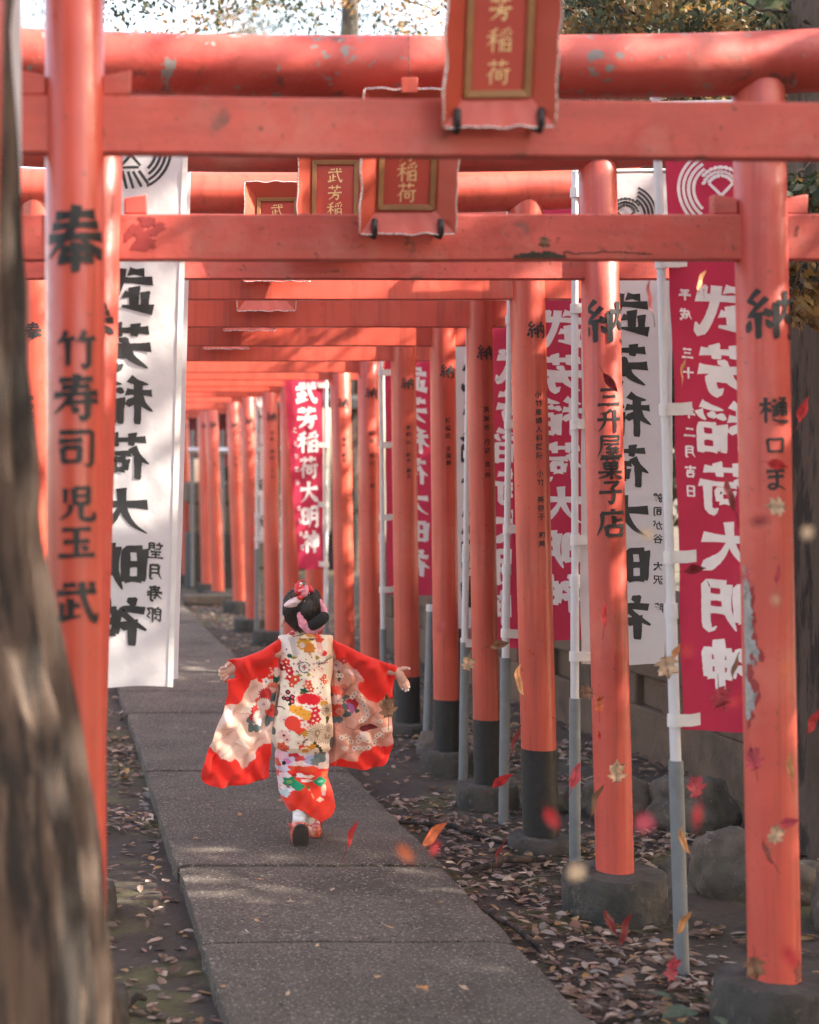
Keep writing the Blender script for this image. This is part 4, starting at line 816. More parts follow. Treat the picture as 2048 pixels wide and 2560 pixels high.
# long sleeves: closed bags of cloth following the traced outline, deeper along the arm
def sleeve(rows, lo, hi, arm, paint, name_seed, sweep, nu=170):
    L_, R_ = (lambda y: float(np.interp(y, [a for a, _ in lo], [c for _, c in lo]))), (lambda y: float(np.interp(y, [a for a, _ in hi], [c for _, c in hi])))
    V = []; half = nu
    for yv in rows:
        xl, xr = L_(yv), R_(yv)
        for k in range(2*half):
            u = k/half if k < half else 2 - k/half
            u = .5 - .5*math.cos(math.pi*u); x = xl + (xr-xl)*u
            armd = abs(yv - float(np.interp(x, [a for a, _ in arm], [c for _, c in arm]))); th = .008 + .022*math.exp(-(armd/75)**2)
            prof = (max(0, 1 - (2*u-1)**2))**.5
            edge = min(1, (yv - rows[0])/40 + .15, (rows[-1]-yv)/30 + .1)
            base = sweep(x, yv); s_ = -1 if k < half else 1
            w_ = 18*mnoise.noise((x/120, yv/150, name_seed)); fd = (.012*math.sin((x+w_*3)/30 - yv/44 + name_seed) + .006*math.sin((x+w_*2)/62 + yv/70 + name_seed*2) + 0.018*max(0, math.sin((x + yv*.55 + w_*4)/38))**3)*min(1, (yv - rows[0])/160)
            V.append(g5(x, yv, base + s_*th*prof*edge + fd))
    n2 = 2*half; nr = len(rows); Fc = [(i*n2+j, i*n2+(j+1) % n2, (i+1)*n2+(j+1) % n2, (i+1)*n2+j) for i in range(nr-1) for j in range(n2)]
    Fc += [tuple(range(n2)), tuple(range((nr-1)*n2, nr*n2))[::-1]]
    X5, Y5 = to5(V); C = paint(X5, Y5); s = MB(); s.v = [tuple(q) for q in V]; s.f = Fc; s.m = [0]*len(Fc); return s.build('sleeve', m_print, girl, 60, colors=C)
a7 = lambda x: 86 + .56*x
b7 = lambda y: 460 + .56*y
def paintL(X, Y):
    p = Paint(X, Y, RED); 
    p.poly([(a7(x), b7(y)) for x, y in ((820, 680), (740, 710), (720, 800), (650, 880), (620, 960), (560, 1010), (460, 1015), (410, 1030), (400, 1040), (0, 1040), (0, 1560), (215, 1535), (250, 1590), (320, 1640), (345, 1690), (380, 1680), (430, 1710), (480, 1715), (520, 1690), (560, 1710), (590, 1760), (610, 1810), (640, 1825), (690, 1800), (710, 1740), (760, 1690), (790, 1680), (790, 1620), (830, 1570), (870, 1545), (900, 1510), (990, 1495), (1100, 1480), (1120, 700), (990, 690), (890, 740), (840, 730))], (228, 190, 172))
    for pts, c in ((((600, 1130), (640, 1030), (830, 1020), (740, 1110)), (238, 216, 198)), (((525, 1490), (600, 1410), (720, 1550), (690, 1575)), (240, 218, 200)), (((760, 1530), (1000, 1300), (1000, 1250), (800, 1430)), (236, 208, 190)), (((340, 1680), (520, 1520), (600, 1560), (400, 1690)), (236, 206, 188)), (((410, 1060), (560, 1060), (470, 1180), (340, 1270)), (226, 204, 200))): p.poly([(a7(x), b7(y)) for x, y in pts], c)
    for pts in (((360, 1320), (450, 1330), (540, 1290)), ((220, 1480), (400, 1440), (560, 1300)), ((520, 1490), (700, 1570)), ((600, 1420), (740, 1540), (900, 1440)), ((730, 910), (760, 990), (890, 900)), ((350, 1650), (560, 1500)), ((560, 1130), (740, 1130)), ((420, 1400), (600, 1250)), ((600, 1690), (760, 1560))): p.line([(a7(x), b7(y)) for x, y in pts], 2.2, (196, 130, 118), .8)
    def M(x, y, r, c, cen, n=14): p.mum(a7(x), b7(y), r*.56, c, cen, n)
    def LF(x, y, rx, ry, c, rot=0): p.ell(a7(x), b7(y), rx*.56, ry*.56, c, 3, .14, rot)
    LF(1065, 690, 46, 60, DGRN); LF(1080, 600, 50, 60, (214, 186, 170)); LF(905, 945, 50, 36, DGRN, -20); LF(1010, 945, 70, 46, SLATE, 20); LF(1060, 900, 50, 60, SLATE); LF(730, 1215, 56, 36, SLATE, 20); LF(745, 1310, 46, 60, (88, 104, 98)); LF(820, 1310, 50, 54, SLATE); LF(990, 1200, 66, 40, SLATE); LF(955, 1250, 32, 50, (92, 108, 100)); LF(1010, 1090, 20, 50, (200, 160, 150))
    M(1030, 810, 76, (226, 120, 96), (206, 60, 50)); p.ell(a7(1020), b7(835), 30, 20, (236, 190, 174)); M(930, 885, 84, (178, 30, 34), (150, 20, 30), 16); LF(830, 960, 40, 26, ORNG, -50)
    M(810, 1090, 76, (182, 40, 38), (160, 30, 30), 12); M(760, 1170, 50, (176, 36, 36), (160, 30, 30), 12); M(1000, 1095, 80, (220, 70, 46), (190, 40, 36), 14)
    M(905, 1015, 84, (230, 204, 194), (190, 150, 160), 18); M(850, 1175, 92, (232, 206, 194), (200, 150, 150), 22)
    p.plum(a7(935), b7(725), 26, (240, 226, 212), (50, 60, 70))
    for x, y in ((1000, 560), (1010, 590), (1030, 610), (1010, 630), (980, 650), (1060, 560), (1085, 600)): p.ell(a7(x), b7(y), 8, 8, (236, 180, 160))
    return p.C
loL = [(556, 722), (575, 690), (600, 655), (640, 590), (670, 525), (690, 470), (703, 400), (714, 340), (725, 345), (760, 372), (800, 386), (840, 392), (852, 332), (900, 336), (960, 336), (1010, 325), (1080, 300), (1200, 250), (1310, 202), (1440, 152), (1500, 137), (1530, 136), (1560, 146), (1580, 166), (1595, 200), (1603, 260)]
hiL = [(556, 735), (700, 735), (850, 712), (1000, 690), (1050, 672), (1200, 656), (1300, 646), (1400, 641), (1500, 635), (1550, 632), (1570, 560), (1585, 470), (1603, 330)]
swL = lambda x, y: -.02 - .055*max(0, (y-700)/900)*max(0, (730-x)/500) - .02*max(0, (y-700)/900) + .06*max(0, (x-690)/60)*(y < 1400)*.6
rowsL = list(np.linspace(556, 720, 70)) + list(np.linspace(724, 1570, 190)) + list(np.linspace(1573, 1603, 14))
sleeve(rowsL, loL, hiL, [(330, 790), (400, 768), (560, 705), (760, 612)], paintL, .6, swL)
a6 = lambda x: 948 + .533*x
b6 = lambda y: 460 + .533*y
def paintR(X, Y):
    p = Paint(X, Y, RED)
    p.poly([(a6(x), b6(y)) for x, y in ((180, 470), (300, 470), (380, 500), (470, 510), (510, 560), (560, 600), (600, 615), (610, 660), (640, 690), (690, 735), (695, 770), (640, 770), (605, 800), (600, 860), (640, 910), (690, 960), (740, 1010), (800, 1030), (860, 1060), (900, 1050), (1200, 1000), (1200, 1560), (1050, 1590), (1000, 1640), (920, 1648), (850, 1620), (790, 1630), (750, 1680), (700, 1700), (640, 1740), (600, 1790), (590, 1830), (520, 1830), (460, 1832), (420, 1818), (370, 1812), (310, 1830), (270, 1860), (220, 1890), (180, 1900))], (214, 150, 128))
    p.poly([(a6(x), b6(y)) for x, y in ((400, 590), (600, 610), (690, 740), (600, 700), (420, 640))], (230, 190, 180))
    p.poly([(a6(x), b6(y)) for x, y in ((600, 900), (700, 1000), (760, 1180), (880, 1300), (640, 1330), (600, 1150))], (226, 172, 150)); p.poly([(a6(x), b6(y)) for x, y in ((620, 1430), (760, 1440), (800, 1590), (640, 1560))], (234, 206, 190)); p.poly([(a6(x), b6(y)) for x, y in ((900, 1380), (1060, 1350), (1060, 1430), (930, 1440))], (236, 200, 180)); p.ell(a6(430), b6(1655), 30, 18, (236, 200, 178)); p.ell(a6(500), b6(1310), 44, 40, (222, 168, 148), a=.7)
    for pts in (((440, 1250), (460, 1390), (540, 1400)), ((620, 1180), (640, 1370), (760, 1450)), ((400, 600), (520, 680), (560, 800)), ((350, 1540), (480, 1640), (480, 1700)), ((560, 1700), (700, 1660), (780, 1600)), ((440, 1740), (600, 1690)), ((300, 1400), (430, 1480)), ((660, 1000), (700, 1100))): p.line([(a6(x), b6(y)) for x, y in pts], 2., (150, 92, 84), .7)
    def M(x, y, r, c, cen, n=14): p.mum(a6(x), b6(y), r*.533, c, cen, n)
    def LF(x, y, rx, ry, c, rot=0): p.ell(a6(x), b6(y), rx*.533, ry*.533, c, 3, .14, rot)
    LF(300, 940, 56, 40, SLATE); LF(410, 1010, 40, 50, SLATE); LF(430, 1110, 50, 54, (80, 100, 96)); LF(450, 1200, 56, 46, (64, 92, 88)); LF(310, 1290, 60, 44, SLATE); LF(375, 1285, 40, 50, SLATE); LF(595, 1160, 36, 26, DGRN); LF(470, 980, 40, 24, (90, 96, 80)); LF(365, 700, 26, 70, (70, 86, 66))
    M(305, 885, 62, (214, 66, 44), (190, 40, 36), 10); M(415, 865, 62, (206, 110, 90), (100, 100, 90), 10); M(400, 940, 46, (226, 110, 84), (200, 70, 60), 8); M(330, 1020, 82, (230, 186, 176), (176, 150, 170), 12); M(320, 1160, 92, (220, 70, 48), (196, 44, 40), 12); M(370, 1175, 52, (228, 140, 120), (200, 100, 90), 10)
    M(535, 1075, 82, (172, 30, 38), (150, 20, 40), 5); LF(515, 1120, 40, 70, (150, 90, 140), -20); M(330, 560, 70, (226, 190, 184), (190, 120, 130), 9); M(410, 480, 44, (190, 40, 40), (230, 160, 150), 7)
    pts = [(640 + i*26 + 10*math.sin(i*3), 960 + i*66) for i in range(5)] + [(540, 980), (560, 930), (680, 1260), (640, 1290), (700, 1300), (890, 1285), (380, 1515), (440, 1500), (500, 1525), (485, 1570), (530, 1585), (610, 1510), (635, 1525), (615, 1575), (725, 1550), (830, 1570), (825, 1600), (560, 1670), (620, 1660), (680, 1660), (740, 1640), (890, 1470), (930, 1490), (350, 690), (390, 690), (860, 1500)]
    for i, (x, y) in enumerate(pts): p.plum(a6(x), b6(y), 17, (232, 206, 186), (70, 66, 60), i)
    return p.C
loR = [(560, 1080), (700, 1082), (800, 1076), (1000, 1066), (1200, 1078), (1400, 1070), (1475, 1062), (1482, 1120), (1488, 1180), (1499, 1290)]
hiR = [(560, 1092), (580, 1115), (600, 1160), (620, 1203), (645, 1255), (670, 1305), (700, 1375), (725, 1447), (745, 1510), (760, 1556), (770, 1560), (820, 1548), (870, 1536), (940, 1516), (1000, 1520), (1150, 1519), (1280, 1518), (1360, 1506), (1410, 1486), (1440, 1468), (1465, 1440), (1482, 1405), (1493, 1360), (1499, 1315)]
swR = lambda x, y: -.015 - .03*max(0, (y-760)/750)*max(0, (x-1100)/450) + .04*max(0, (1110-x)/40)
rowsR = list(np.linspace(560, 760, 80)) + list(np.linspace(764, 1465, 160)) + list(np.linspace(1468, 1499, 14))
sleeve(rowsR, loR, hiR, [(1020, 610), (1270, 715), (1500, 795), (1560, 805)], paintR, 2.1, swR)

# socks and sandals
s = MB(); s.chain([g5(846, 1735, -.045), g5(844, 1800, -.062), g5(848, 1860, -.058), g5(852, 1905, -.035)], [.028, .0265, .028, .024], 0, 18); s.build('sock', m_cotton, girl, 180)
s = MB(); s.chain([g5(940, 1770, .085), g5(944, 1830, .09), g5(950, 1895, .095), g5(955, 1915, .13)], [.028, .0255, .026, .022], 0, 18); s.build('sock', m_cotton, girl, 180)
def sandal(M, L=.150, Wd=.064, hh=.042):
    up, lo = MB(), MB(); seg = 40
    def ring(z, gr, sh=0.): return [M @ Vector(((Wd/2+gr)*math.copysign(abs(math.cos(t))**.8, math.cos(t))*(1 + .06*math.sin(t)), (L/2+gr)*math.copysign(abs(math.sin(t))**.85, math.sin(t)), z)) for t in [2*math.pi*k/seg for k in range(seg)]]
    up.rings([ring(.0065, -.003), ring(.012, .0), ring(hh-.008, .002), ring(hh, -.002), ring(hh+.002, -.012)]); o = up.build('sandal', m_lacq, girl, 50)
    lo.rings([ring(-.002, -.008), ring(0, -.003), ring(.006, -.0025), ring(.0068, -.004)]); lo.build('sole', m_sole, o, 50)
    st = MB()
    for sx in (-1, 1): st.tube([M @ Vector((0, .04, hh+.012)), M @ Vector((sx*.018, .02, hh+.022)), M @ Vector((sx*.032, -.02, hh+.004))], .006, 8)
    st.build('thong', m_redorn, o, 180)
z_toe = .05
M1 = Matrix.Translation(g5(848, 1950, -.055)) @ Matrix.Rotation(R(-4), 4, 'Y') @ Matrix.Rotation(R(-62), 4, 'X') @ Matrix.Translation((0, 0, -.015))
M2 = Matrix.Translation(Vector((gx5(1000), GY + .150, .0525)))
sandal(M1, .122, .066, .046); sandal(M2, .15, .064, .047)

# hair, bun, ribbon, ornaments
Th = [(188, 872, 905), (194, 838, 945), (206, 812, 972), (225, 788, 990), (250, 768, 1002), (290, 750, 1010), (340, 741, 1014), (385, 740, 1014), (425, 747, 1010), (455, 770, 1002), (480, 795, 990), (500, 815, 975), (514, 842, 950)]
hl, hr = itp(Th, 1), itp(Th, 2)
def fh(y):
    a = (hr(y)-hl(y))/270; bk = .088*a**1.0*float(np.interp(y, [188, 300, 420, 514], [1, 1, .88, .62])); fr = .082*a*float(np.interp(y, [188, 250, 290, 330, 514], [1, 1, .75, .45, .2])); return hl(y), hr(y), bk, fr, 0.
V, Fc = loft(list(np.linspace(188, 514, 70)), 120, fh); V = [q + Vector((.0012*mnoise.noise((q.x*160, 3, q.z*22)), .0022*mnoise.noise((q.x*150, 0, q.z*18)), 0)) for q in V]
h = MB(); h.v = [tuple(q) for q in V]; h.f = Fc; h.m = [0]*len(Fc); hair = h.build('hair', m_hair, girl, 180)
h = MB(); h.ball(g5(893, 345, -.062), (.036, .034, .050), 0, 40, 26); h.v = [(x + .001*mnoise.noise((x*200, 2, z*30)), y + .002*mnoise.noise((x*200, 1, z*25)), z) for x, y, z in h.v]; h.build('gathered_hair', m_hair, hair, 180)
rng_ = random.Random(4); h = MB()
for i in range(300):
    th0 = rng_.uniform(math.pi*1.02, math.pi*1.98) if i % 4 else rng_.uniform(math.pi*.9, math.pi*2.1); ps_ = []; ya = rng_.uniform(192, 300); yb = ya + rng_.uniform(60, 200); dr_ = rng_.uniform(-.3, .3)
    for k in range(7):
        yv = min(508, ya + (yb-ya)*k/6); xl, xr, bk, fr, _ = fh(yv); t = th0 + dr_*k/6; e = .8; cx = math.copysign(abs(math.cos(t))**e, math.cos(t)); sy = math.copysign(abs(math.sin(t))**e, math.sin(t)); lf = 1.012 + .02*rng_.random()*(k in (0, 6))
        ps_.append(g5((xl+xr)/2 + (xr-xl)/2*cx*lf, yv, (sy*fr if sy > 0 else sy*bk)*lf))
    h.tube(ps_, [.0006, .0009, .001, .001, .001, .0008, .0003], 4)
for i in range(34):
    x0 = rng_.uniform(800, 985); h.tube([g5(x0, 480, -.035), g5(x0 + rng_.uniform(-14, 14), 505, -.036), g5(x0 + rng_.uniform(-26, 26), 525 + rng_.uniform(0, 22), -.03)], [.0008, .0006, .0002], 5)
for i in range(26):
    a = rng_.uniform(-1.2, 1.2); x0 = 885 + 130*math.sin(a); y0 = 330 - 130*math.cos(a); h.tube([g5(x0, y0+6, -.01), g5(x0 + 10*math.sin(a), y0 - 8, -.012), g5(x0 + 20*math.sin(a) + rng_.uniform(-8, 8), y0 - rng_.uniform(8, 22), -.02)], [.0006, .0005, .0002], 5)
h.build('loose_strands', m_hair, hair, 180)
h = MB(); h.tube([g5(928, 452, -.094), g5(950, 436, -.102), g5(985, 410, -.102), g5(1006, 396, -.090)], [.020, .0215, .0215, .020], 22); h.ball(g5(928, 452, -.094), .020); h.ball(g5(1006, 396, -.090), .020); h.build('black_bun', m_velvet, hair, 180)
h = MB(); n = 72; rr = []
for i in range(n):
    t = 2*math.pi*i/n; cx_, cy_ = 930 + 88*math.sin(t), 378 - 112*math.cos(t)
    wd = .0048 + .0072*max(0, math.cos(t - R(215)))**1.2 + .003*max(0, math.cos(t - R(75))) + .0010*math.sin(t*11); yy = -.072 - .02*math.cos(t-R(200))
    out = Vector((math.sin(t), 0, math.cos(t))); c0 = g5(cx_, cy_, yy)
    rr.append([c0 + out*wd*math.cos(a)*1.35 + Vector((0, .008*math.sin(a) + .0016*math.sin(t*23), 0)) for a in [2*math.pi*k/12 for k in range(12)]])
h.rings(rr + [rr[0]], 0, (False, False)); h.build('hair_ribbon', m_pinkrib, hair, 180)
orn = MB()
def petal(mb, a, c, w, d, m=0, curl=.01):
    a, c = g5(*a), g5(*c); ax = (c-a); nrm = Vector((ax.z, 0, -ax.x)).normalized(); n = 12; top, bot = [], []
    rows_ = []
    for i in range(n+1):
        t = i/n; wd = w*math.sin(math.pi*min(1, t*.92+.04))**.75; p0 = a + ax*t + Vector((0, -curl*math.sin(math.pi*t), 0))
        rows_.append([p0 + nrm*wd*s_ + Vector((0, -d*(1-s_*s_), 0)) for s_ in np.linspace(-1, 1, 9)] + [p0 + nrm*wd*s_*.98 + Vector((0, .002, 0)) for s_ in np.linspace(1, -1, 9)])
    mb.rings(rows_, m)
petal(orn, (872, 262, -.065), (728, 318, -.075), .017, .008, 0, .012); petal(orn, (868, 262, -.07), (765, 300, -.085), .010, .006, 0, .012)
oo = orn.build('hair_bow', m_whiterib, hair, 180)
o2 = MB(); petal(o2, (860, 262, -.07), (890, 170, -.07), .013, .006); petal(o2, (845, 250, -.07), (895, 215, -.08), .012, .006); o2.build('pink_petal', m_pinkrib, oo, 180)
o3 = MB()
for a, c, w in (((850, 240, -.07), (805, 190, -.07), .012), ((845, 235, -.07), (815, 160, -.065), .012), ((850, 230, -.07), (838, 140, -.065), .012), ((838, 140, -.065), (888, 132, -.065), .003), ((860, 262, -.085), (812, 252, -.09), .008), ((912, 232, -.06), (918, 172, -.06), .009), ((922, 230, -.06), (938, 196, -.06), .006)): petal(o3, a, c, w, .005)
o3.build('red_flower', m_redorn, oo, 180)
o4 = MB(); o4.ball(g5(846, 160, -.085), .0058); o4.ball(g5(870, 283, -.085), .0022); o4.ball(g5(906, 228, -.08), .0024); o4.ball(g5(838, 176, -.084), .003); o4.build('pearl', m_silver, oo, 180)
o5 = MB(); o5.ball(g5(838, 208, -.092), (.009, .004, .005)); o5.ball(g5(852, 202, -.092), (.007, .004, .006)); o5.build('pink_bead', m_pinkrib, oo, 180)
o6 = MB()
for c_, r_ in (((776, 252), 14), ((866, 276), 14), ((800, 230), 8)): o6.tube([g5(c_[0] + r_*math.cos(t), c_[1] + r_*1.2*math.sin(t), -.085) for t in np.linspace(0, 6.28, 20)], .0009, 6)
o6.build('gold_wire', m_brass, oo, 180)

# ------------------------------------------------------------------ trees
def trunk_mesh(mb, path, rad, seg=72, ridge=.02, freq=9., seed=0., rows=120):
    path = [Vector(p) for p in path]; L = [0]
    for a, c in zip(path, path[1:]): L.append(L[-1] + (c-a).length)
    rs = []
    for i in range(rows+1):
        s_ = L[-1]*i/rows; p = Vector([float(np.interp(s_, L, [q[k] for q in path])) for k in range(3)]); r = float(np.interp(s_, L, rad)); ring = []
        for k in range(seg):
            t = 2*math.pi*k/seg; u = Vector((math.cos(t), math.sin(t), 0))
            n1 = mnoise.noise((u.x*freq*.5 + seed, u.y*freq*.5, s_*.9)); n2 = mnoise.noise((u.x*freq*1.3, u.y*freq*1.3 + seed, s_*2.6))
            rr = r*(1 + .12*mnoise.noise((u.x*1.5, u.y*1.5, s_*.5 + seed))) + ridge*(1 - abs(n1)*2.6) + ridge*.5*n2
            ring.append(p + u*rr)
        rs.append(ring)
    mb.rings(rs)
GAPS = [(Vector((.0, 2.70, .95)), .22), (Vector((-.08, 2.70, 1.36)), .26), (Vector((1.25, 6.4, 2.12)), .3), (Vector((1.1, 7.25, 2.1)), .3), (Vector((1.0, 8.1, 2.08)), .3), (Vector((1.0, 9.2, 2.08)), .3), (Vector((.35, 4.93, 1.68)), .26), (Vector((1.96, 4.88, 1.95)), .34)]   # spots to be sunlit: crowns are cut open along the sun's ray
def in_gap(p, extra=.42):
    for a, r_ in GAPS:
        d = Vector(p) - a; t = d.dot(SUN)
        if t > 1.2 and (d - SUN*t).length < r_ + extra: return True
    return False
GREENS = [(.030, .045, .018), (.045, .058, .022), (.060, .066, .024), (.095, .080, .028), (.022, .034, .016)]
GOLDS = [(.30, .17, .05), (.22, .12, .035), (.36, .22, .07), (.12, .10, .035)]
def sprays(pts, n_per, rng, spread, size, cols, droop=.6):
    """many small leaf blades round a list of points: (verts n*4, colours n)"""
    V, C = [], []
    for p in pts:
        d0 = Vector((rng.gauss(0, 1), rng.gauss(0, 1), -droop)).normalized(); cc = np.array(rng.choice(cols))*rng.uniform(.7, 1.35)
        for _ in range(n_per):
            c = Vector(p) + Vector((rng.gauss(0, spread), rng.gauss(0, spread), rng.gauss(0, spread*.6))) + d0*rng.uniform(0, spread*2)
            d = (d0 + Vector((rng.gauss(0, .7), rng.gauss(0, .7), rng.gauss(0, .5)))).normalized(); sd = d.cross(Vector((rng.gauss(0, 1), rng.gauss(0, 1), rng.gauss(0, 1)))).normalized()
            l = size*rng.uniform(.6, 1.4); w = l*.26
            V += [c, c + d*l*.4 + sd*w, c + d*l, c + d*l*.4 - sd*w]; C.append(cc*rng.uniform(.75, 1.25))
    return np.array([tuple(v) for v in V]), np.array(C)
def tree(name, label, base, h, r, bark, crown_c, crown_r, nb, npb, rng, cols, size=.10, spread=.25, lean=(0, 0), ridge=.02, rows=80, limbs=True, group='trees round the shrine path', cat='tree'):
    root = empty(name, base); tag(root, label, cat, group); B = Vector(base)
    b = MB(); top = B + Vector((lean[0], lean[1], h)); trunk_mesh(b, [B - Vector((0, 0, .1)), B + Vector((0, 0, .25)), B.lerp(top, .4), top], [r*1.5, r*1.12, r*.9, r*.35], 56, ridge, 9., rng.random()*9, rows)
    b.build('trunk', bark, root, 180)
    pts = []; lb = MB(); cc = Vector(crown_c)
    for i in range(nb):
        v = Vector((rng.gauss(0, 1), rng.gauss(0, 1), rng.gauss(0, 1))).normalized()*rng.uniform(.35, 1)**.5
        p = cc + Vector((v.x*crown_r[0], v.y*crown_r[1], v.z*crown_r[2]))
        if in_gap(p): continue
        pts.append(p)
        if limbs and i % 3 == 0:
            a = B.lerp(top, min(.97, max(.25, (p.z - .5 - B.z)/h))); m_ = a.lerp(p, .55) + Vector((0, 0, .15)); lb.tube([a, m_, p], [.035, .02, .006], 7)
            pts.append(m_.lerp(p, .5))
    if lb.v: lb.build('limb', bark, root, 180)
    V, C = sprays(pts, npb, rng, spread, size, cols); quads('crown', V, C, m_fol, root); return root
rg = random.Random(11)
# near trunk on the left, leaning into the frame
lt = empty('bark_tree', (-.28, 2.85, 0)); tag(lt, 'rough bark trunk leaning into the left foreground, flared at its foot, lit in patches', 'tree', 'trees round the shrine path')
b = MB(); Yt = 2.85
edge = [(2900, 350), (2560, 296), (2137, 254), (1781, 200), (1365, 113), (950, 89), (475, 62), (0, 53), (-900, 46)]
pth, rd = [], []
for py, px in edge:
    e = P(px, py, Yt); r_ = .21 + max(0, (py-1300))*.00007; pth.append((e.x - r_ - .030, Yt, max(-.1, e.z))); rd.append(r_)
pth = [(pth[0][0] + .03, Yt, -.15)] + pth; rd = [rd[0] + .05] + rd
trunk_mesh(b, pth + [(pth[-1][0]-.1, Yt, 7.5)], rd + [.14], 150, .030, 8.5, 2.2, 300); b.build('trunk', m_bark, lt, 180)
pts = [Vector((rg.uniform(-3, .8), rg.uniform(-.5, 4.2), rg.uniform(5.4, 8.5))) for _ in range(90)]
V, C = sprays(pts, 34, rg, .28, .11, GREENS); quads('crown', V, C, m_fol, lt)
# dark trunk at the right edge with golden lit sprays hanging on it
rt = tree('cedar_tree', 'dark brown cedar trunk at the right edge behind the peeling post', (3.17, 6.55, 0), 9.5, .27, m_bark_dark, (3.6, 7.2, 7.0), (2.2, 2.4, 2.0), 170, 50, rg, GREENS + GOLDS[3:], .07, .17, ridge=.022, rows=140)
def hang(label, pts, cols, n, size, spread, group):
    r_ = empty('hanging_branch', pts[0]); tag(r_, label, 'branch', group); t = MB()
    for i in range(0, len(pts)-1): t.tube([pts[i], Vector(pts[i]).lerp(pts[i+1], .5) + Vector((0, 0, .03)), pts[i+1]], [.008, .006, .004], 6)
    t.build('stem', m_bark_dark, r_, 180); q = []
    for i in range(len(pts)-1):
        for k in range(7): q.append(Vector(pts[i]).lerp(pts[i+1], k/7) + Vector((rg.gauss(0, spread), rg.gauss(0, spread), rg.gauss(0, spread) - .04)))
    V, C = sprays(q, n, rg, spread*.7, size, cols, 1.2); quads('needles', V, C, m_fol, r_); return r_
HB = 'conifer branches hanging by the right trunk'
hang('golden lit conifer sprig hanging just right of the peeling post, under the spotted beam', [P(2075, 395, 6.0), P(2010, 425, 5.9), P(1975, 475, 5.85)], GOLDS + GREENS[:2], 42, .045, .045, HB)
hang('golden conifer sprig at the picture edge above the beam end', [P(2090, 470, 6.0), P(2035, 505, 5.95)], GOLDS + GREENS[:1], 38, .04, .03, HB)
hang('pale conifer sprig drooping over the dark trunk below the beam end', [P(2090, 610, 6.0), P(2020, 650, 5.9), P(1985, 720, 5.9)], GOLDS[:3] + GREENS[:2], 44, .045, .04, HB)
for i, (px, py, Y, dx) in enumerate(((1500, 40, 7.0, 150), (1700, 20, 7.5, 170), (1900, 45, 6.8, 160), (1620, 70, 8.5, 120), (1300, -60, 8, 140), (1830, 255, 9.5, 110), (330, -10, 9, 110), (530, -25, 10, 90), (720, -15, 11, 90), (1010, 20, 11, 110))):
    hang(('dark conifer branch over the top beam, right of the big plaque', 'conifer branch above the right end of the top beam', 'conifer branch at the upper right corner', 'thin conifer branch behind the big plaque edge, at the skyline', 'conifer branch just above the big plaque', 'conifer branch seen in the slit under the peeling round beam', 'dark twig against the white sky above the left end of the top beam', 'dark twig with golden leaves against the sky, second from the left', 'leafy twig against the sky left of the grey-brown trunk', 'forked dark twig against the sky between trunk and big plaque')[i],
         [P(px - dx, py - 60, Y), P(px, py - 20, Y - .2), P(px + dx, py + 30, Y)], GREENS + GOLDS, 190 if i < 6 else 45, .036, .095, 'conifer branches against the sky')
# trees behind, seen against the sky, and cedars on the right, crowns placed and shaped to block the sun
tree('broadleaf_tree', 'grey-brown trunk rising behind the top beam, left of the big plaque', (4.32, 24, 0), 9, .24, m_bark, (4.2, 24, 6.6), (3.4, 2.5, 1.5), 46, 170, rg, GREENS + GOLDS, .055, .17)
tree('golden_tree', 'autumn tree with golden leaves behind the top beam at left', (1.4, 27, 0), 8, .14, m_bark, (1.6, 27, 8.6), (3.2, 2, 1.3), 30, 150, rg, GOLDS + GREENS[:2], .06, .18)
tree('golden_tree', 'golden sunlit tree behind the conifers at upper right', (8.5, 21, 0), 8, .2, m_bark, (7.6, 20, 5.2), (2.4, 2.4, 2.6), 300, 30, rg, GOLDS + GREENS[1:4], .13, .25)
for i, (x, y, h_, cz, cr, nb) in enumerate(((5.7, 7.6, 7, 3.0, (1.3, 2.4, 2.0), 460), (6.2, 12.5, 7, 3.0, (1.6, 2.4, 2.1), 380), (5.7, 3.6, 8.5, 3.7, (1.3, 2.5, 2.6), 560), (5.4, .7, 9, 4.5, (1.2, 1.9, 2.3), 480), (6.2, -.9, 8.5, 3.2, (1.4, 2.2, 2.4), 330), (9.0, 16.5, 10, 5.2, (2.6, 2.4, 3.4), 260), (6.6, 19.0, 9, 4.2, (2.0, 2.4, 3.2), 260))):
    tree('cedar_tree', ('unseen cedar right of the white banner, crown shaped to block the sun', 'dense cedar behind the slit of red banners on the right', 'unseen dense cedar outside the right picture edge, crown shaped to shade the path', 'unseen dense cedar added outside the frame to keep sun off the bark trunk', 'unseen cedar outside the frame beside the viewer, crown shaped to block sun', 'tall cedar far behind the right banners', 'cedar behind the far gates on the right')[i], (x, y, 0), h_, .24, m_bark_dark, (x, y, cz), cr, nb, 44, rg, GREENS + GOLDS[3:], .16, .27, limbs=i not in (2, 3, 4))

hz = MB(); hz.box((0, 12, 2.95), (60, 60, 8.1)); m_lift = bpy.data.materials.new('shadow_lift'); m_lift.use_nodes = True; t_ = m_lift.node_tree; t_.nodes.remove(t_.nodes['Principled BSDF'])  # faint scattering volume added to lift the dark tones
pv = t_.nodes.new('ShaderNodeVolumePrincipled'); pv.inputs['Color'].default_value = (1, .93, .88, 1); pv.inputs['Density'].default_value = .0008; t_.links.new(pv.outputs[0], t_.nodes['Material Output'].inputs['Volume'])
HZ = hz.build('lift_volume', m_lift, None, 0); HZ['kind'] = 'stuff'; HZ['label'] = 'faint volume added over the path to lift the shadows'; S.cycles.volume_bounces = 1

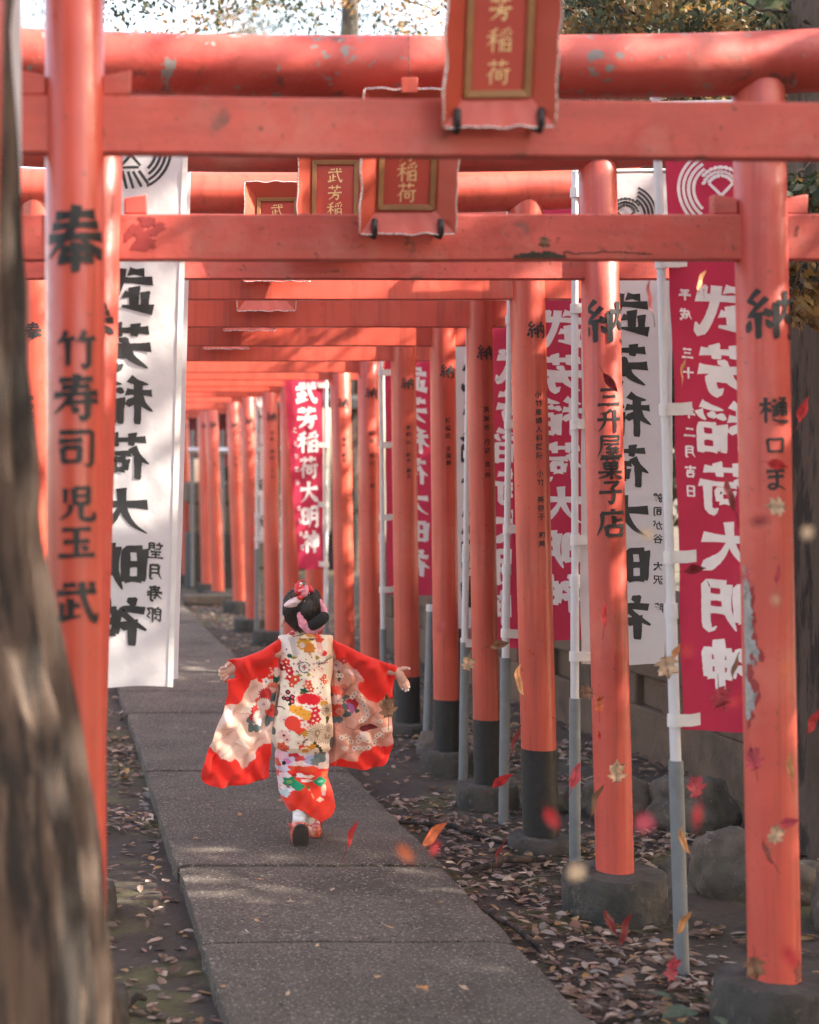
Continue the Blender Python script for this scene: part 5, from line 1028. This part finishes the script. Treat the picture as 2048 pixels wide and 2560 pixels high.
# ------------------------------------------------------------------ wall, post, stones, roots
wl_ = empty('block_wall', (3.0, 8.4, 0)); tag(wl_, 'low brown block wall with slanted slots behind the white banner on the right', 'wall')
w0, w1, hz = Vector((3.12, 7.35, 0)), Vector((2.80, 14.2, 0)), .74; dr = (w1-w0).normalized(); nr_ = Vector((dr.y, -dr.x, 0)); Lw = (w1-w0).length
b = MB(); x = 0
def wbox(a, c, z0, z1, m=0, th=.12):
    q = [w0 + dr*a, w0 + dr*c]; b.add([q[0] - nr_*th/2 + Vector((0,0,z0)), q[1] - nr_*th/2 + Vector((0,0,z0)), q[1] + nr_*th/2 + Vector((0,0,z0)), q[0] + nr_*th/2 + Vector((0,0,z0)),
      q[0] - nr_*th/2 + Vector((0,0,z1)), q[1] - nr_*th/2 + Vector((0,0,z1)), q[1] + nr_*th/2 + Vector((0,0,z1)), q[0] + nr_*th/2 + Vector((0,0,z1))], [(3,2,1,0),(4,5,6,7),(0,1,5,4),(1,2,6,5),(2,3,7,6),(3,0,4,7)])
wbox(0, Lw, -.1, .235); wbox(0, Lw, .395, hz)
while x < Lw - .7: wbox(x, x + .30, .234, .396, th=.116); x += .62
wbox(x, Lw, .234, .396, th=.116); wbox(0, Lw, .233, .397, 1, .03); b.build('wall_block', [m_wallc, m_wood_dark], wl_, 30, .012)  # thin plate added inside the slots, standing in for the shade behind
b = MB(); p0, p1 = w0 + nr_*.0, w1; b.tube([p0 + Vector((0, 0, hz+.02)), p1 + Vector((0, 0, hz+.02))], .085, 16); b.build('coping', m_wallc, wl_, 50)
ps = empty('timber_post', (3.17, 7.3, 0)); tag(ps, 'grey weathered post at the near end of the brown block wall', 'post'); b = MB(); b.box((3.17, 7.2, .4), (.07, .09, 1.0)); b.build('post', m_stone, ps, 30, .008); b = MB(); b.box((3.17, 7.2, .905), (.085, .105, .02)); b.build('cap', m_stone, ps, 30, .004)
ws = empty('corrugated_sheet', (3.28, 7.1, .5)); tag(ws, 'white ribbed sheet standing between the grey post and the dark trunk', 'sheet')
b = MB(); n = 60; b.rings([[(3.235 + .18*i/n, 7.1 + .006*math.sin(i*1.3) + d, z) for i in range(n+1) for d in (0,)] + [(3.235 + .18*i/n, 7.1 + .006*math.sin(i*1.3) + .01, z) for i in range(n, -1, -1)] for z in (.05, .4, .86)]); b.build('sheet', m_white_print, ws, 40); b = MB(); b.box((3.325, 7.104, .87), (.2, .03, .02)); b.build('rim', m_white_print, ws, 30, .003)
bp2 = empty('timber_stake', (2.36, 9.9, 0)); tag(bp2, 'brown wooden stake left of the white pole, under the red banner', 'stake'); b = MB(); trunk_mesh(b, [(2.36, 9.9, -.1), (2.365, 9.9, .9), (2.35, 9.9, 1.3)], [.085, .08, .075], 24, .006, 6, 3, 24); b.build('stake', m_bark, bp2, 180); b = MB(); b.tube([(2.363, 9.9, .62), (2.363, 9.9, .66)], .093, 20); b.build('binding', m_wood_dark, bp2, 50)
def boulder(c, r, label, seed, mat=None):
    o = MB(); seg, rgs = 40, 26; vs, fs = [], []
    o.ball(c, r, 0, seg, rgs); C_ = Vector(c); out = []
    for v in o.v:
        d = Vector(v) - C_; dn = Vector((d.x/r[0], d.y/r[1], d.z/r[2])); n = 1 + .24*mnoise.noise(dn*1.3 + Vector((seed, 0, 0))) + .08*mnoise.noise(dn*3.5 + Vector((0, seed, 0))) + .045*mnoise.noise(dn*9) + .02*mnoise.noise(dn*22); 
        for ax in (Vector((.8, -.5, .3)), Vector((-.6, -.7, .35)), Vector((.1, .2, .97)), Vector((-.9, .1, .2))): 
            q = dn.dot(ax.normalized())
            if q > .78: n *= (.78/q)*.6 + .4
        out.append(tuple(C_ + d*n))
    o.v = out; tag(o.build('boulder', mat or m_stone, None, 180), label, 'stone', 'stones along the wall')
boulder((2.36, 5.78, .07), (.155, .15, .15), 'round pale grey stone leaning against the left side of the peeling post', 1)
boulder((2.62, 6.85, .06), (.185, .16, .155), 'large brown stone behind the nearest grey pipe, under the red banner', 2.3)
boulder((2.40, 7.05, .05), (.155, .14, .12), 'flat-topped grey stone right of the bold-lettered post', 3.1)
boulder((2.18, 7.2, .02), (.10, .10, .08), 'small grey stone left of the bold-lettered post', 4.4)
boulder((2.57, 5.35, .06), (.14, .15, .15), 'grey stone at the right picture edge beside the peeling post', 5.2)
boulder((2.55, 5.75, .02), (.16, .13, .09), 'low dark stone behind the grey edge stone', 6.7)
boulder((2.33, 6.05, .0), (.11, .10, .085), 'low stone peeping over the round pale grey stone', 7.7)
boulder((2.22, 5.86, -.015), (.10, .09, .038), 'flat slab stone sunk in leaves by the nearest grey pipe', 8.3)
boulder((2.0, 8.6, .02), (.12, .1, .09), 'small stone in the leaf litter beside the bare pipe', 9.3)
boulder((.23, 4.2, -.02), (.05, .045, .04), 'small dark stone in the litter on the left of the path', 10.1)
def root_piece(pts, r, label):
    b = MB(); pp = [Vector(p) for p in pts]; q = []
    for i in range(len(pp)-1):
        for k in range(8): a = pp[i].lerp(pp[i+1], k/8); q.append(a + Vector((.012*mnoise.noise(a*9), .012*mnoise.noise(a*8 + Vector((3, 0, 0))), .006*mnoise.noise(a*12))))
    q.append(pp[-1]); b.tube(q, [r*(.6 + .5*math.sin(math.pi*i/(len(q)-1)))*(1 + .2*mnoise.noise((i*.7, r*90, 0))) for i in range(len(q))], 12); tag(b.build('tree_root', m_bark, None, 180), label, 'root', 'roots in the leaf litter')
root_piece([(1.50, 6.05, -.02), (1.66, 6.12, .022), (1.86, 6.2, .0)], .013, 'bare root in front of the black-footed clinic post')
root_piece([(1.42, 6.9, -.01), (1.62, 6.72, .018), (1.78, 6.5, -.02)], .011, 'root crossing the litter behind the clinic post')
root_piece([(1.40, 5.6, .0), (1.47, 5.2, .012), (1.50, 4.9, -.02)], .009, 'thin root running along the right edge of the path')
root_piece([(.16, 4.42, -.01), (.24, 4.56, .01), (.27, 4.62, -.01)], .009, 'broken twig in the litter left of the path')

# ------------------------------------------------------------------ shrine at the far end
sh = empty('shrine_hall', (1.9, 24.5, 0)); tag(sh, 'small dark shrine hall with eaves and red curtain behind the last gates', 'shrine hall')
b = MB(); b.box((2.2, 25.2, .25), (4.4, 2.4, .5)); b.build('stone_base', m_wood_dark, sh, 30, .02)
b = MB(); b.box((2.2, 25.6, 1.5), (3.6, 1.6, 2.0)); b.build('wall', m_wood_dark, sh, 30, .01)
for x in (1.05, 1.9, 2.75, 3.6): b = MB(); b.tube([(x, 24.6, .5), (x, 24.6, 2.5)], .07, 16); b.build('post', m_paint, sh, 50)
b = MB(); b.rings([[(-.2, 23.6, 2.28), (4.6, 23.6, 2.28), (4.6, 23.6, 2.40), (-.2, 23.6, 2.40)], [(.0, 24.6, 2.75), (4.4, 24.6, 2.75), (4.4, 24.6, 2.87), (.0, 24.6, 2.87)], [(.4, 25.6, 3.7), (4.0, 25.6, 3.7), (4.0, 25.6, 3.84), (.4, 25.6, 3.84)], [(0, 27, 2.6), (4.4, 27, 2.6), (4.4, 27, 2.74), (0, 27, 2.74)]]); b.build('roof', m_roof, sh, 30)
b = MB(); n = 60; b.add([(1.1 + 2.5*i/n, 24.66 + .03*math.sin(i*.9), z) for z in (2.3, 1.95, 1.45) for i in range(n+1)], [(j*(n+1)+i, j*(n+1)+i+1, (j+1)*(n+1)+i+1, (j+1)*(n+1)+i) for j in range(2) for i in range(n)]); b.build('curtain', m_curtain, sh, 180)
b = MB(); b.box((2.0, 24.2, .75), (1.2, .5, .5)); b.build('offering_box', m_wood_dark, sh, 30, .01)
b = MB()
for i in range(3): b.box((2.0, 23.75 - .26*i, .42 - .16*i), (1.8, .26, .16))
b.build('steps', m_conc, sh, 30, .01)
ln = empty('paper_lantern', (2.08, 23.2, 1.5)); tag(ln, 'pale paper lantern with a warm glow hanging before the shrine curtain', 'lantern')
b = MB(); b.rings([[(2.08 + r_*math.cos(2*math.pi*k/20), 23.2 + r_*math.sin(2*math.pi*k/20), 1.18 + z) for k in range(20)] for z, r_ in ((0, .04), (.05, .07), (.12, .09), (.2, .095), (.28, .09), (.35, .07), (.40, .04))])
m_lamp = pmat('lit_paper', (.8, .62, .48), .8, .1, 10, 0, trans=.3); e_ = m_lamp.node_tree.nodes['Principled BSDF']; e_.inputs['Emission Color'].default_value = (1, .55, .28, 1); e_.inputs['Emission Strength'].default_value = .06
b.build('paper_shade', m_lamp, ln, 180); b = MB(); b.tube([(2.08, 23.2, 1.57), (2.08, 23.2, 1.61)], .055, 16); b.tube([(2.08, 23.2, 1.15), (2.08, 23.2, 1.185)], .052, 16); b.tube([(2.08, 23.2, 1.6), (2.08, 23.6, 2.3)], .004, 6); b.build('lantern_cap', m_wood_dark, ln, 60)
rl = empty('steel_frame', (1.9, 20.3, 0)); tag(rl, 'bright steel pipe frame standing before the shrine, between the last gates', 'frame'); b = MB(); b.tube([(1.70, 20.3, 1.65), (2.18, 20.3, 1.65)], .036, 18); b.build('rail', m_steel, rl, 50)
for x in (1.755, 2.12): b = MB(); b.tube([(x, 20.36, 0), (x, 20.36, 1.9)], .024, 16); b.build('upright', m_pipe, rl, 50)
st_ = empty('stone_pedestal', (2.0, 20.6, 0)); tag(st_, 'mossy stone pedestal with a block on top behind the last right posts', 'pedestal'); b = MB(); b.box((2.02, 20.7, .3), (.62, .6, .7)); b.build('base_block', m_wood_dark, st_, 30, .03); b = MB(); b.box((2.02, 20.75, .83), (.5, .5, .36)); b.build('middle_block', m_wallc, st_, 30, .03); b = MB(); b.box((2.02, 20.75, 1.14), (.64, .6, .26)); b.build('top_block', m_wallc, st_, 30, .03)
sb = MB(); sb.box((1.72, 17.95, .04), (.52, .26, .10)); tag(sb.build('stone_step', m_stone, None, 30, .012), 'pale stone step at the far end of the path', 'step')
fb = empty('stone_wall', (.9, 27, 0)); tag(fb, 'dark stone retaining wall behind the shrine end of the path', 'wall'); b = MB(); b.box((.0, 28.3, .8), (9, .5, 1.9)); b.build('wall_face', m_wood_dark, fb, 30, .03); b = MB(); b.box((.0, 28.3, 1.80), (9.1, .6, .1)); b.build('coping', m_conc, fb, 30, .02)

# ------------------------------------------------------------------ leaves
TANS = [(.34, .22, .15), (.24, .15, .10), (.40, .30, .24), (.17, .10, .07), (.30, .25, .22), (.42, .24, .10), (.26, .14, .11), (.14, .085, .06), (.52, .40, .31), (.45, .31, .23)]
def litter(n, xr, yr, clear, rng, zfun, size=(.016, .058), dens=None):
    V, C = [], []
    while len(C) < n*2:
        x, y = rng.uniform(*xr), rng.uniform(*yr)
        if any(math.hypot(x-a, y-c) < r_ for a, c, r_ in clear): continue
        if dens and rng.random() > dens(x, y): continue
        a = rng.uniform(0, 6.28); l = rng.uniform(*size); w = l*rng.uniform(.28, .6); z = zfun(x, y) + rng.uniform(.002, .014); tl = rng.gauss(0, .30); cu = rng.uniform(.0, .5)*w
        d = Vector((math.cos(a), math.sin(a), tl*.6)); s_ = Vector((-math.sin(a), math.cos(a), rng.gauss(0, .25))); up = Vector((0, 0, 1)); c = Vector((x, y, z))
        t, bt, m1, m2 = c + d*l*.5 + up*cu*.6, c - d*l*.5 + up*cu*.3, c + d*l*.18, c - d*l*.2
        col = np.array(rng.choice(TANS))*rng.uniform(.55, 1.2)
        for sg in (1, -1):
            V += [bt, m2 + s_*sg*w*.42 + up*cu, m1 + s_*sg*w*.5 + up*cu, t] if sg > 0 else [t, m1 + s_*sg*w*.5 + up*cu, m2 + s_*sg*w*.42 + up*cu, bt]; C.append(col*(1 if sg > 0 else .85))
    return np.array([tuple(v) for v in V]), np.array(C)
clear = [(1.865, 5.52, .17), (1.877, 6.39, .125), (1.896, 7.24, .13), (1.923, 8.09, .125), (1.86, 4.30, .155)]
rl_ = random.Random(21)
moss = lambda x, y: .04 + 1.0*max(0, min(1, .42 + 1.5*mnoise.noise((x*1.5, y*1.2, 4)) + .8*mnoise.noise((x*4, y*4, 8))))
V1, C1 = litter(9500, (1.38, 3.6), (3.9, 10), clear, rl_, ground_z, dens=moss); V2, C2 = litter(4500, (1.38, 4.4), (10, 19), [], rl_, ground_z, (.03, .06))
V3, C3 = litter(1700, (-.4, .445), (3.9, 9), [(.07, 5.52, .16)], rl_, ground_z, dens=lambda x, y: (.3 + .7*max(0, (x+.1)/.55))*(.15 + moss(x, y))); V4, C4 = litter(900, (-.5, .44), (9, 18), [], rl_, ground_z, (.03, .06))
lo_ = quads('leaf_litter', np.vstack([V1, V2, V3, V4]), np.vstack([C1, C2, C3, C4]), m_litter); tag(lo_, 'carpet of small dry brown leaves on the soil beside the path', 'leaf litter', None, 'stuff')

def leaf_shape(kind):
    """outline verts (x along, y across) on -.5...5 plus stalk"""
    if kind == 'ovate': return [(t - .5, .25*math.sin(math.pi*t**.85)*(1 - .25*t)) for t in np.linspace(0, 1, 15)]
    if kind == 'narrow': return [(t - .5, .165*math.sin(math.pi*t**.9)) for t in np.linspace(0, 1, 15)]
    if kind == 'ginkgo': return [(-.5, .0), (-.2, .03), (.0, .10), (.2, .30), (.3, .5), (.42, .38), (.46, .2), (.38, .02), (.38, 0)]
    pts = []
    tips = [(0, 1.0), (38, .86), (78, .66), (122, .40), (165, .22)]; 
    pts.append((.62, 0))
    for i in range(len(tips)-1):
        a, r_ = tips[i]; a2, r2 = tips[i+1]; am = (a + a2)/2; rn = .50*(r_ + r2)/2 + .03
        for f_, rr in ((.18, .78), (.27, .80), (.36, .60)): 
            aa = R(a + (a2-a)*f_); pts.append((.62*rr*r_*math.cos(aa), .62*rr*r_*math.sin(aa)))
        pts.append((.62*rn*math.cos(R(am)), .62*rn*math.sin(R(am))))
        for f_, rr in ((.68, .66), (.80, .82)):
            aa = R(a + (a2-a)*f_); pts.append((.62*rr*r2*math.cos(aa), .62*rr*r2*math.sin(aa)))
        pts.append((.62*r2*math.cos(R(a2)), .62*r2*math.sin(R(a2))))
    pts.append((-.13, 0)); return [(x - .12, y) for x, y in pts][::-1]
def leaf_obj(name, c, size, kind, rot, col, label, group, cat='leaf', curl=.3, tilt=(0, 0), face=True, cup=.2, mat=None, seed=0):
    """one leaf with a folded, cupped blade, midrib and stalk; face: blade turned to the viewer (XZ plane), else lying flat"""
    sh_ = leaf_shape(kind); n = len(sh_); b = MB(); rn = random.Random(seed); cols = []
    def warp(x, y):
        z = cup*abs(y)*1.0 + curl*(x*x - .08) + .03*math.sin(9*x + seed) * (abs(y) > .02) + .02*math.sin(17*y + seed); return Vector((x, y, z))
    Rm = Matrix.Rotation(rot, 3, 'Y') @ Matrix.Rotation(tilt[1], 3, 'X') if face else Matrix.Rotation(rot, 3, 'Z')
    if face: base = Matrix(((1, 0, 0), (0, 0, -1), (0, 1, 0))); T = Matrix.Rotation(tilt[0], 3, 'Z') @ Matrix.Rotation(-rot, 3, 'Y') @ Matrix.Rotation(tilt[1], 3, 'X') @ base
    else: T = Matrix.Rotation(rot, 3, 'Z') @ Matrix.Rotation(tilt[0], 3, 'Y') @ Matrix.Rotation(tilt[1], 3, 'X')
    c = Vector(c)
    for sg in (1, -1):
        for lvl, k in enumerate((0., .33, .66, 1.)):
            for (x, y) in sh_: b.v.append(tuple(c + T @ (warp(x, sg*y*k)*size))); f_ = .72 if k == 0 else rn.uniform(.85, 1.12) - .12*(k == 1); cols.append(np.array(col)*f_*(1 + .15*math.sin(x*14 + seed)))
        o = len(b.v) - 4*n
        for lvl in range(3):
            for i in range(n-1):
                q = (o+lvl*n+i, o+lvl*n+i+1, o+(lvl+1)*n+i+1, o+(lvl+1)*n+i); b.f.append(q if sg > 0 else q[::-1]); b.m.append(0)
    x0 = sh_[0][0]; nb = len(b.v); b.tube([c + T @ (warp(x0 + .02, 0)*size), c + T @ (Vector((x0 - .18, .02, warp(x0, 0).z + .02))*size), c + T @ (Vector((x0 - .40, .08*math.sin(seed*3), warp(x0, 0).z))*size)], [size*.014, size*.011, size*.008], 5)
    cols += [np.array(col)*.5]*(len(b.v) - nb)
    return tag(b.build(name, mat or m_leafair, None, 180, colors=np.array(cols)), label, cat, group)
CR, CDR, CBG, CTN, CBR, COR, CPK = (.50, .028, .035), (.20, .018, .024), (.62, .45, .29), (.55, .27, .11), (.20, .10, .055), (.62, .15, .06), (.52, .07, .10)
AIR = [  # photo x, y, depth, size px, kind, rotation deg, colour, curl, (yaw, roll) deg, label
 (1737, 1423, 4.6, 62, 'ovate', 5, CDR, .5, (20, 55), 'brown-red oval leaf lying level in the air before the nearest red banner'),
 (1945, 1436, 4.0, 60, 'narrow', 80, CPK, .3, (30, 20), 'thin pink-red leaf with long stalk upright on the peeling post, above its scar'),
 (1868, 1437, 2.35, 50, 'ovate', 35, CDR, .3, (10, 20), 'blurred dark red leaf at the left rim of the peeling post'),
 (1939, 1498, 2.4, 42, 'ovate', 100, CBR, .3, (10, 20), 'blurred brown leaf on the peeling post just below the thin pink-red one'),
 (1717, 1628, 2.2, 52, 'maple', 100, CR, .3, (10, 20), 'blurred red leaf at the upper left of the nearest red banner foot'),
 (1667, 1662, 4.75, 78, 'maple', -80, CBG, .3, (15, 25), 'large beige maple leaf stuck across the white pole of the nearest red banner'),
 (1690, 1628, 4.78, 44, 'ovate', 60, CTN, .3, (15, 25), 'tan oval leaf half behind the large beige maple leaf'),
 (1838, 1664, 4.6, 74, 'narrow', 72, CBR, .3, (30, 40), 'slim brown leaf beside the last white letter of the nearest red banner'),
 (1966, 1673, 2.3, 62, 'narrow', 65, COR, .4, (20, 30), 'blurred orange leaf at the right rim of the peeling post'),
 (1802, 1740, 4.6, 86, 'maple', -70, CPK, .9, (50, 40), 'crumpled dull red maple leaf near the foot of the nearest red banner'),
 (1838, 1752, 2.2, 50, 'ovate', 40, CR, .3, (10, 20), 'blurred faint red leaf right of the crumpled dull red maple'),
 (1510, 1538, 5.2, 66, 'narrow', 88, CR, .3, (40, 30), 'thin bright red leaf upright on the bold-lettered post'),
 (1249, 1611, 5.7, 56, 'ovate', 8, CBR, .4, (20, 45), 'brown oval leaf level beside the thin white pole'),
 (1169, 1661, 5.9, 56, 'maple', 78, CBG, .35, (15, 25), 'beige maple leaf floating before the black-footed slim post'),
 (1102, 1567, 2.6, 50, 'narrow', 60, CDR, .3, (20, 20), 'blurred brown-red leaf above the beige maple on the slim posts'),
 (1298, 1698, 5.7, 84, 'narrow', 100, CTN, 1.1, (60, 20), 'curled tan leaf along the left side of the clinic post'),
 (1468, 1731, 5.1, 58, 'maple', 170, CBR, 1.0, (30, 40), 'crumpled brown maple leaf at the left side of the bold-lettered post'),
 (1499, 1764, 5.2, 66, 'maple', 95, COR, .9, (50, 30), 'torn orange-red leaf low on the bold-lettered post'),
 (1498, 1838, 5.2, 24, 'ovate', 100, CR, .4, (20, 20), 'tiny red leaf on the scuff of the bold-lettered post'),
 (1289, 1846, 5.7, 76, 'narrow', 68, CDR, .5, (30, 50), 'dark red folded leaf by the orange foot of the clinic post'),
 (1256, 1950, 5.6, 66, 'ovate', 28, CR, .4, (15, 45), 'bright red oval leaf over the grey pipe left of the clinic post'),
 (1439, 1938, 5.2, 72, 'ovate', 70, CPK, .3, (15, 30), 'pink-red oval leaf over the grey pipe left of the bold-lettered post'),
 (1541, 1935, 5.1, 76, 'maple', 88, CBG, .35, (15, 25), 'beige maple leaf with stalk hanging on the foot of the bold-lettered post'),
 (1489, 1998, 5.1, 84, 'narrow', 62, CBR, .9, (40, 40), 'thin brown curved leaf between grey pipe and bold-lettered post'),
 (1380, 2047, 2.3, 66, 'ovate', -60, CR, .3, (10, 20), 'blurred red leaf on the black foot of the clinic post'),
 (1610, 2053, 2.15, 70, 'maple', -70, CPK, .3, (10, 20), 'blurred pink-red leaf right of the bold-lettered post foot'),
 (1741, 1972, 4.6, 82, 'maple', 118, CPK, .35, (20, 25), 'dull red maple leaf beside the nearest grey pipe top'),
 (1744, 2037, 2.2, 64, 'narrow', 85, CR, .3, (10, 20), 'blurred red streak-like leaf below the dull red maple by the grey pipe'),
 (1884, 1902, 4.05, 84, 'maple', 105, CPK, .35, (15, 25), 'dull red maple leaf over the left rim of the peeling post, below the scar'),
 (1975, 1916, 4.0, 74, 'narrow', 95, CTN, .5, (30, 30), 'tan slim leaf on the right rim of the peeling post'),
 (2033, 1801, 4.6, 70, 'ovate', 62, CR, .4, (15, 35), 'bright red oval leaf at the right picture edge'),
 (1972, 2056, 4.0, 62, 'ovate', 8, CPK, .2, (15, 25), 'pink-red oval leaf with stalk to the right, low on the peeling post'),
 (1937, 2090, 3.95, 72, 'maple', 70, CBG, .3, (15, 25), 'beige maple leaf low on the peeling post beside a pink-red one'),
 (1918, 2130, 4.0, 76, 'narrow', 118, CDR, .5, (30, 50), 'dark red folded leaf tucked behind the low beige maple'),
 (1708, 2097, 4.65, 84, 'narrow', 112, CTN, 1.1, (60, 20), 'curled tan leaf along the nearest grey pipe'),
 (1085, 2083, 5.3, 84, 'ovate', 42, COR, .5, (20, 40), 'orange-red leaf with long tip over the soil right of the path'),
 (1088, 2119, 2.5, 42, 'ovate', 60, CR, .3, (10, 20), 'blurred red leaf just below the orange-red leaf by the path'),
 (1015, 2135, 2.15, 64, 'ovate', -50, COR, .3, (10, 20), "blurred orange leaf at the path's right edge"),
 (1249, 2129, 5.2, 72, 'narrow', 58, CDR, 1.0, (50, 40), 'curled dark red leaf before the foot of the clinic post'),
 (1440, 2184, 2.2, 74, 'maple', 80, CBG, .3, (10, 20), 'blurred beige leaf at the foot of the second grey pipe'),
 (1525, 2305, 4.7, 72, 'narrow', 118, CDR, .4, (20, 50), 'left one of two slim dark red leaves forming a V before the footing'),
 (1562, 2322, 4.7, 86, 'narrow', 70, CDR, .4, (20, 50), 'right one of two slim dark red leaves forming a V before the footing'),
 (1708, 2305, 4.6, 66, 'ovate', 52, CTN, .6, (20, 40), 'tan curled leaf over the foot of the nearest grey pipe'),
 (1680, 2427, 4.5, 92, 'maple', 82, CPK, .6, (45, 25), 'upright red maple leaf at the foot of the nearest grey pipe'),
 (1887, 2415, 3.9, 80, 'maple', -85, CBR, .9, (35, 25), 'crumpled brown maple leaf before the foot of the peeling post'),
 (1978, 2396, 2.2, 70, 'ovate', -60, CR, .3, (10, 20), 'blurred bright red leaf at the stained foot of the peeling post'),
 (1624, 740, 4.6, 86, 'narrow', 97, CDR, .5, (50, 40), 'dark red curved leaf before the white pole, above the mirrored letters'),
 (1752, 700, 4.6, 60, 'narrow', 62, CTN, .6, (40, 40), 'thin brown leaf slanting across the spotted beam by the right post'),
 (1757, 715, 4.62, 36, 'narrow', 95, CDR, .4, (40, 40), 'small dark leaf below the spotted beam on the nearest red banner'),
 (1526, 956, 5.2, 62, 'narrow', -50, CDR, .5, (20, 40), 'dark red leaf with hooked stalk above the bold letters'),
 (1708, 918, 4.6, 62, 'narrow', 70, CTN, .9, (60, 30), 'thin curled tan leaf over the date column of the red banner'),
 (2008, 1023, 4.9, 72, 'ovate', 66, CR, .3, (20, 30), 'red leaf with long stalk before the dark trunk at right'),
 (1945, 1162, 3.95, 58, 'ovate', -12, CR, .3, (15, 25), 'bright red oval leaf over the small letters of the right post'),
 (1824, 1234, 4.6, 96, 'narrow', 106, CDR, .5, (30, 45), 'long dark red folded leaf over the large letters of the nearest red banner'),
 (1944, 1267, 3.95, 68, 'maple', 175, CBG, .25, (15, 25), 'beige maple leaf with stalk to the right on the right post'),
 (1901, 1303, 2.2, 54, 'ovate', 8, CDR, .3, (10, 20), 'blurred dark red leaf left of the beige maple on the right post'),
 (1617, 1338, 2.15, 48, 'maple', 60, CBG, .3, (10, 20), 'blurred beige leaf over the small letters of the white banner'),
 (2018, 1334, 2.15, 54, 'maple', 95, CBG, .3, (10, 20), 'blurred beige leaf before the dark trunk at right'),
 (1361, 603, 4.1, 44, 'maple', -95, CBR, .9, (30, 40), 'torn brown leaf clinging to the front of the spotted beam'),
 (968, 1772, 5.9, 80, 'maple', 98, CBR, .8, (30, 25), "crumpled brown maple leaf before the child's right sleeve"),
 (921, 1818, 5.9, 50, 'ovate', 3, CDR, .7, (20, 60), "dark red curled leaf before the lower part of the child's right sleeve"),
 (878, 2085, 5.7, 76, 'narrow', 66, CR, .6, (40, 45), "red folded leaf over the path beside the child's sandals"),
]
for i, (px, py, Y, sz, kd_, rt_, col, cu, (yw, rl2), lab) in enumerate(AIR):
    leaf_obj('falling_leaf', P(px, py, Y), sz*Y/F*1.02, kd_, R(rt_), np.array(col), lab, 'leaves drifting in the air', curl=cu*.6, tilt=(R(yw)*.6, R(rl2)*.5), cup=.14, seed=i)
# single fallen leaves lying on the slabs
PL_ = [(420, 1771, .5, 'ginkgo', 'forked pale leaf left of the sandals'), (547, 1857, .35, 'narrow', 'small tan leaf right of the slab joint'), (612, 1903, .4, 'ginkgo', 'pale fan-shaped leaf in the middle of the front slabs'), (540, 1945, .3, 'ovate', 'small grey leaf at the middle joint'), (930, 1906, .4, 'ginkgo', 'pale leaf near the right edge of the path'), (668, 1998, .25, 'ovate', 'tiny pale leaf beside the front joint'),
       (606, 2100, .3, 'narrow', 'pale leaf near the bottom, left of centre'), (795, 2064, .35, 'ovate', 'pale leaf near the bottom, right of centre'), (897, 2092, .45, 'ginkgo', 'orange fan leaf near the bottom right of the path'), (978, 2088, .45, 'narrow', 'tan leaf at the right edge of the bottom slab'), (470, 2085, .3, 'ovate', 'grey leaf at the bottom left path edge'), (520, 1968, .3, 'narrow', 'thin leaf left of the front joint'),
       (505, 1720, .4, 'ovate', 'orange leaf left of the white sock'), (590, 1690, .4, 'ovate', 'tan leaf just left of the hem'), (436, 1700, .3, 'narrow', 'tan leaf left of the sandals near the path edge'), (720, 1655, .4, 'ovate', 'pale leaf right of the hem'), (775, 1700, .35, 'narrow', 'tan leaf by the right path edge beside the sandals'), (480, 1560, .4, 'ovate', 'pale leaf below the left sleeve'), (465, 1480, .4, 'ovate', 'tan leaf left of the left sleeve'), (430, 1545, .3, 'narrow', 'small leaf at the left path edge beside the sleeve'),
       (437, 1395, .4, 'ovate', 'tan leaf left of the left hand'), (505, 1340, .5, 'ovate', "tan leaf behind the child's left arm"), (470, 1300, .5, 'ovate', 'pale leaf farther up the path'), (450, 1430, .4, 'ovate', 'tan leaf below the left hand'), (410, 1350, .5, 'narrow', 'tan leaf beside the white banner foot'), (700, 1880, .35, 'ovate', 'small tan leaf on the slab in front of the sandals'), (640, 1820, .3, 'narrow', 'small pale leaf just in front of the raised sandal'), (820, 1960, .3, 'ginkgo', 'pale leaf right of the middle of the front slabs')]
for i, (mx_, my_, sz, kd_, lab) in enumerate(PL_):
    py = my_*1.18725; Y = (HC-.052)*F/(py - YH); q = P(mx_*1.18725, py, Y); q.z = .062
    leaf_obj('fallen_leaf', q, .05*(sz/.4)*.8, kd_, rl_.uniform(0, 6.28), np.array(rl_.choice([(.62, .42, .26), (.55, .32, .16), (.5, .38, .28), (.6, .28, .1)])), lab, 'leaves lying on the path', curl=rl_.uniform(.1, .6), face=False, tilt=(rl_.uniform(-.2, .2), rl_.uniform(-.3, .3)), seed=i)
# a low green plant by the nearest footing
pl_ = empty('leafy_plant', (1.68, 4.22, 0)); tag(pl_, 'low green leafy plant by the nearest concrete footing', 'plant'); V, C = [], []
b = MB(); cols = []
for i in range(16):
    a = rl_.uniform(0, 6.28); r_ = rl_.uniform(.03, .13); c = Vector((1.69 + r_*math.cos(a), 4.3 + r_*1.2*math.sin(a), .02 + rl_.uniform(.01, .05))); d = Vector((math.cos(a), math.sin(a), .25)); s_ = Vector((-math.sin(a), math.cos(a), rl_.uniform(-.2, .2))); L_ = rl_.uniform(.05, .08); o = len(b.v)
    for t in np.linspace(0, 1, 8):
        for k in (-1, 0, 1): b.v.append(tuple(c + d*L_*t + s_*k*.017*math.sin(math.pi*(t*.92+.04)) + Vector((0, 0, -.02*t*t + .004*abs(k))))); cols.append(np.array((.075, .105, .065))*rl_.uniform(.8, 1.2)*(1.2 if k == 0 else 1))
    for j in range(7):
        for k in range(2): b.f.append((o+j*3+k, o+j*3+k+1, o+j*3+k+4, o+j*3+k+3)); b.m.append(0)
b.build('foliage', m_litter, pl_, 180, colors=np.array(cols))
